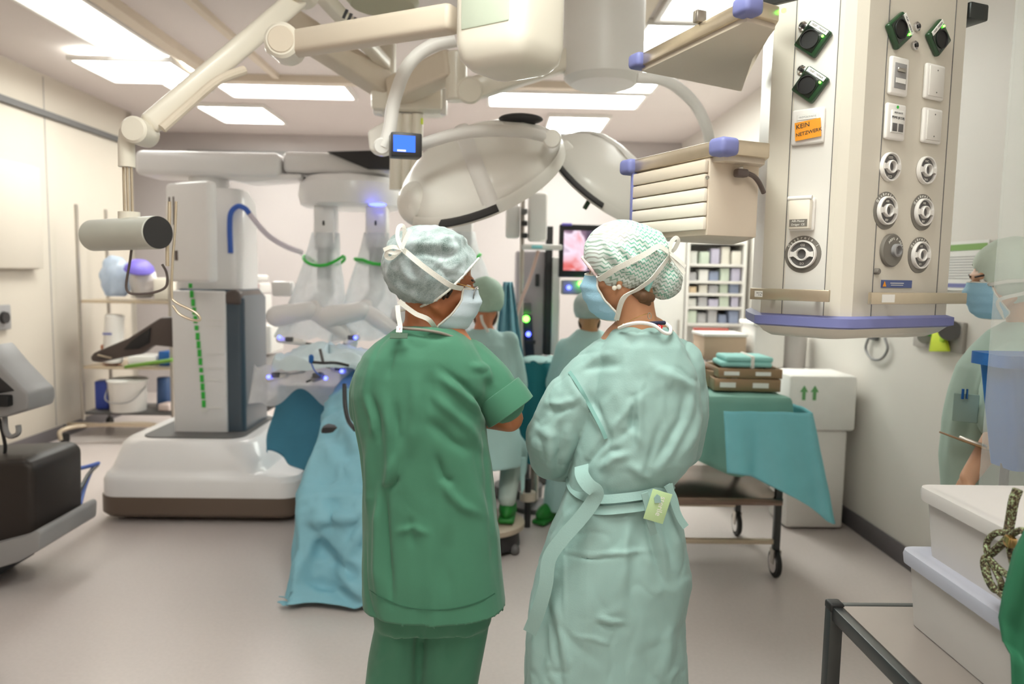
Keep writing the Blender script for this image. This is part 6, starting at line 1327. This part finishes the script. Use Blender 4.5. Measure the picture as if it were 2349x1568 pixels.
# person by the right edge
YG = 2.42
wg = thing('person', 'person in sage scrubs and pale cap at the right picture edge, holding a clipboard', 'person', (at(2330, 900, YG).x, YG, 0))
O = at(2297, 640, YG); F = (-.96, .12, -.2); k = .92
J = dict(neck=at(2352, 742, YG), chest=at(2345, 900, YG), pelvis=at(2345, 1200, YG), sl=at(2345, 840, YG-.12), sr=at(2352, 830, YG+.16), el=at(2296, 985, YG-.2), er=at(2420, 990, YG+.1), wl=at(2222, 1095, YG-.2), wr=at(2352, 1058, YG-.06),
         hl=at(2330, 1260, YG-.08), hr=at(2350, 1260, YG+.08), kl=at(2330, 1500, YG-.08), kr=at(2350, 1500, YG+.08), toe=(-1, 0, 0))
J['al'] = V((J['kl'].x, YG-.09, .09)); J['ar'] = V((J['kr'].x, YG+.09, .09))
me, P, M = body(J, O, F, (-.1, 0, 1), k, .0075, [(J['wl'], (-.2, .2, -.95), (-.9, .1, .2), 1, .35), (J['wr'], (-.98, -.1, .05), (0, 0, 1), 1, .55)])
link('body', me, mat('skin_light', (214, 166, 134), .5, var=.05, sss=.1), wg, smooth=180); eyes(P, M, wg, k)
e4 = Ell(at(2322, 622, YG), (.122, .1, .112), Matrix.Rotation(R(10), 3, 'Y'))
def keepG(p):
    x, y = proj(p); return y < 600+(x-2225)*(700-600)/75.0 if x < 2300 else y < 700+(x-2300)*.25
w3 = wrinkle(20, .004, (1, 1, 1), 4)
link('surgical_cap', cap_mesh(e4, keepG, lambda p, u: w3(p, u), n=64, mm=48), mat('cap_sage_fleece', (206, 218, 204), .7, var=.06, vs=40, bump=.3, bs=400), wg, smooth=180, solid=.002)
mk, mf = face_mask(P, wg, W['mask'])
ribbon([mf(0, 0), e4.near(2270, 652, .01), e4.near(2310, 645, .008), e4.near(2349, 643, .008), e4.near(2390, 640, .008)], .011, wg, e4.nrm)
ribbon([mf(0, .97), at(2290, 690, YG-.09), at(2349, 672, YG-.1), e4.near(2395, 655, .01)], .011, wg, lambda p: V((0, -1, 0)))
gb = MB().loft(rows([(738, 2318, 2420, .6), (762, 2282, 2455, .85), (800, 2245, 2480, 1.05), (845, 2212, 2490, 1.15), (900, 2192, 2490, 1.2), (970, 2176, 2482, 1.2), (1050, 2168, 2475, 1.2), (1150, 2172, 2470, 1.2), (1290, 2178, 2470, 1.2)], YG, .13, expo=2.3, n=40))
gb.chain([J['sl'], J['sl'].lerp(J['el'], .85)], [.085, .078]).chain([J['sr'], J['sr'].lerp(J['er'], .85)], [.08, .075])
me = fuse(gb, .0075, 4); displace(me, folds([(10, 12, [(2300, 800), (2260, 860), (2240, 930)]), (-10, 10, [(2320, 800), (2280, 870), (2262, 940)]), (9, 12, [(2200, 920), (2185, 1000), (2180, 1080)]), (-8, 14, [(2225, 940), (2210, 1020)])]))
displace(me, wrinkle(8, .006, (1, 1, .5), 6)); sh_ = link('scrub_top', me, mat('scrub_sage', (172, 194, 182), .8, var=.05, bump=.15, bs=500), wg, smooth=180)
pk = at(2215, 935, YG-.14); MB().box(pk, (.07, .012, .09), rotz(-35), bev=.004).build('pocket', mat('pocket_sage', (160, 184, 172), .8), sh_)
for i in range(2): MB().cyl(pk+V((-.02+.014*i, -.012, .03)), pk+V((-.02+.014*i, -.012, .062)), .004, n=8).build('pen', W['chrome'] if i else W['blue'], sh_)
tb = MB()
for s, yy in ((-1, YG-.08), (1, YG+.08)): tb.chain([at(2338, 1270, yy), V((J['kl'].x, yy, .5)), V((J['kl'].x, yy, .1))], [.12, .09, .08])
link('trousers', fuse(tb, .012, 3), W['scrub'], wg, smooth=180)
for s in 'lr':
    a = J['a'+s]; MB().ball(V((a.x-.05, a.y, .045)), (.13, .048, .045)).box(V((a.x-.05, a.y, .012)), (.25, .085, .022), bev=.01).build('shoe', W['paper'], wg, smooth=60)
a, b = at(2205, 1008, YG-.2), at(2420, 1090, YG-.16); d = (b-a).normalized(); Mb = basis(d, (0, 1, 0))
bo = thing('clipboard', 'brown clipboard held edge-on by the person at the right edge', 'clipboard', (a+b)/2)
MB().box((a+b)/2, (.2, .006, (b-a).length), Mb, bev=.002).build('board', W['wood'], bo); MB().box(a.lerp(b, .12)+V((0, 0, .006)), (.1, .012, .02), Mb, bev=.003).build('clip', W['steel'], bo)
bn = thing('blue_bin', 'blue bin on a dark pole stand in front of the person at the right edge', 'bin', (1.5, 2.06, 0))
q0, q1 = at(2282, 815, 2.02), at(2300, 1075, 2.02)
MB().loft([rr(q1.x+.01, q1.x+.23, 1.99, 2.10, q1.z, .02), rr(q0.x+.006, q0.x+.27, 1.975, 2.11, q0.z, .02)]).build('body', W['blue'], bn, smooth=50)
MB().loft([rr(q0.x-.012, q0.x+.285, 1.965, 2.12, q0.z-.03, .025), rr(q0.x-.012, q0.x+.285, 1.965, 2.12, q0.z+.004, .025)]).build('rim', W['blue'], bn, smooth=50)
MB().cyl((q1.x+.02, 2.04, .03), (q1.x+.02, 2.04, q1.z+.2), .012).build('pole', W['dark'], bn); MB().lathe([(.01, .03), (.12, .025), (.13, 0), (.01, 0)], (q1.x+.02, 2.04, 0)).build('foot', W['dark'], bn)
# pane standing in for the window glass; pale diffuse imitates its reflected haze
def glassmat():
    t = NT('haze_glass'); tr = t.new('BsdfTransparent'); tr.inputs[0].default_value = (.97, .985, .975, 1); g = t.new('BsdfGlossy', Roughness=.0); d = t.new('BsdfDiffuse', Color=(.9, .91, .9, 1)); lw = t.new('LayerWeight', Blend=.35)
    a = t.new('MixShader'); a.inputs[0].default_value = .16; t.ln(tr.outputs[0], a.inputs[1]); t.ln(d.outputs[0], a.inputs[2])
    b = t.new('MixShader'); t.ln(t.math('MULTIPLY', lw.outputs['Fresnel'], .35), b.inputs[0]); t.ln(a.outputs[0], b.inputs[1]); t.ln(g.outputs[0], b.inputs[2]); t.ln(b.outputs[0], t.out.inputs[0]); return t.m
gp = thing('haze_pane', 'stand-in pane for the window glass, reflected haze painted in, at the right picture edge between boxes and person', 'glass pane', (1.8, 1.93, 0))
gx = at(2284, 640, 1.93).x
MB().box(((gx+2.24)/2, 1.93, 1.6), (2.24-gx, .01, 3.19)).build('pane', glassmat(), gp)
# right wall fittings
def onr(px, py, off=.01): return atx(px, py, XR-off)
nb = thing('notice_sign', 'printed notice with green header and blue line on the right wall', 'notice', onr(2200, 600))
a, b = onr(2166, 556), onr(2262, 668)
MB().box((a+b)/2, (.006, abs(a.y-b.y), abs(a.z-b.z))).build('sheet', W['paper'], nb)
MB().box(V((XR-.014, (a.y+b.y)/2, a.z-.03)), (.002, abs(a.y-b.y)*.95, .03)).build('header', mat('header_green', (130, 170, 90), .6), nb); MB().box(V((XR-.014, (a.y+b.y)/2, a.z-.3*abs(a.z-b.z)*3)), (.002, abs(a.y-b.y)*.8, .02)).build('blue_line', W['lav'], nb)
for i in range(9): MB().box(V((XR-.0138, (a.y+b.y)/2, a.z-.075-.013*i)), (.0015, abs(a.y-b.y)*.8, .003)).build('print_line', W['grey'], nb)
gpn = thing('grey_wall_panel', 'grey wall panel with fluorescent yellow pouch below the supply column', 'wall panel', onr(2155, 768))
a, b = onr(2102, 728), onr(2210, 812); cc = (a+b)/2
MB().box(cc, (.02, abs(a.y-b.y), abs(a.z-b.z)), bev=.004).build('panel', mat('panel_grey', (176, 170, 164), .5), gpn)
def onp(px, py, o=.03): return atx(px, py, XR-o)
MB().prism([onp(2146, 762), onp(2170, 758), onp(2182, 806), onp(2138, 806)], (-.02, 0, 0), .006).build('yellow_pouch', W['yell'], gpn); MB().box(onp(2162, 775, .055), (.01, .04, .04), bev=.008).build('pouch_dot', mat('dot_lime', (170, 210, 20), .5), gpn)
MB().cyl(onp(2178, 757, .02), onp(2178, 757, .06), .05, n=20).build('socket', W['greyd'], gpn); MB().cyl(onp(2122, 772, .02), onp(2122, 772, .05), .035, n=20).build('socket', W['grey'], gpn); MB().box(onp(2128, 758, .03), (.02, .08, .05)).build('green_tab', mat('tab_green', (60, 150, 60), .5), gpn)
wl_ = thing('hanging_cable', 'pale grey cable loop hanging on the right wall under the supply column', 'cable', onr(2010, 800))
MB().tube(crom([onr(1992, 775, .02), onr(1986, 800, .02), (onr(2000, 822, .02)), onr(2022, 822, .02), onr(2036, 800, .02), onr(2030, 775, .02)], 6), .008).build('loop', W['grey'], wl_); MB().box(onr(2004, 772, .012), (.024, .09, .04), bev=.006).build('holder', W['greyd'], wl_)
# ================================================================== LIGHT & VIEW
w = bpy.data.worlds.new('world'); SC.world = w; w.use_nodes = True
w.node_tree.nodes['Background'].inputs[0].default_value = (.9, .88, .86, 1); w.node_tree.nodes['Background'].inputs[1].default_value = .3
SC.view_settings.view_transform = 'Standard'; SC.view_settings.look = 'None'; SC.view_settings.gamma = 1; SC.view_settings.use_curve_mapping = False
SC.view_settings.exposure = 1.02
SC.cycles.use_denoising = True; SC.cycles.max_bounces = 8; SC.cycles.transparent_max_bounces = 16; SC.cycles.caustics_reflective = False; SC.cycles.caustics_refractive = False
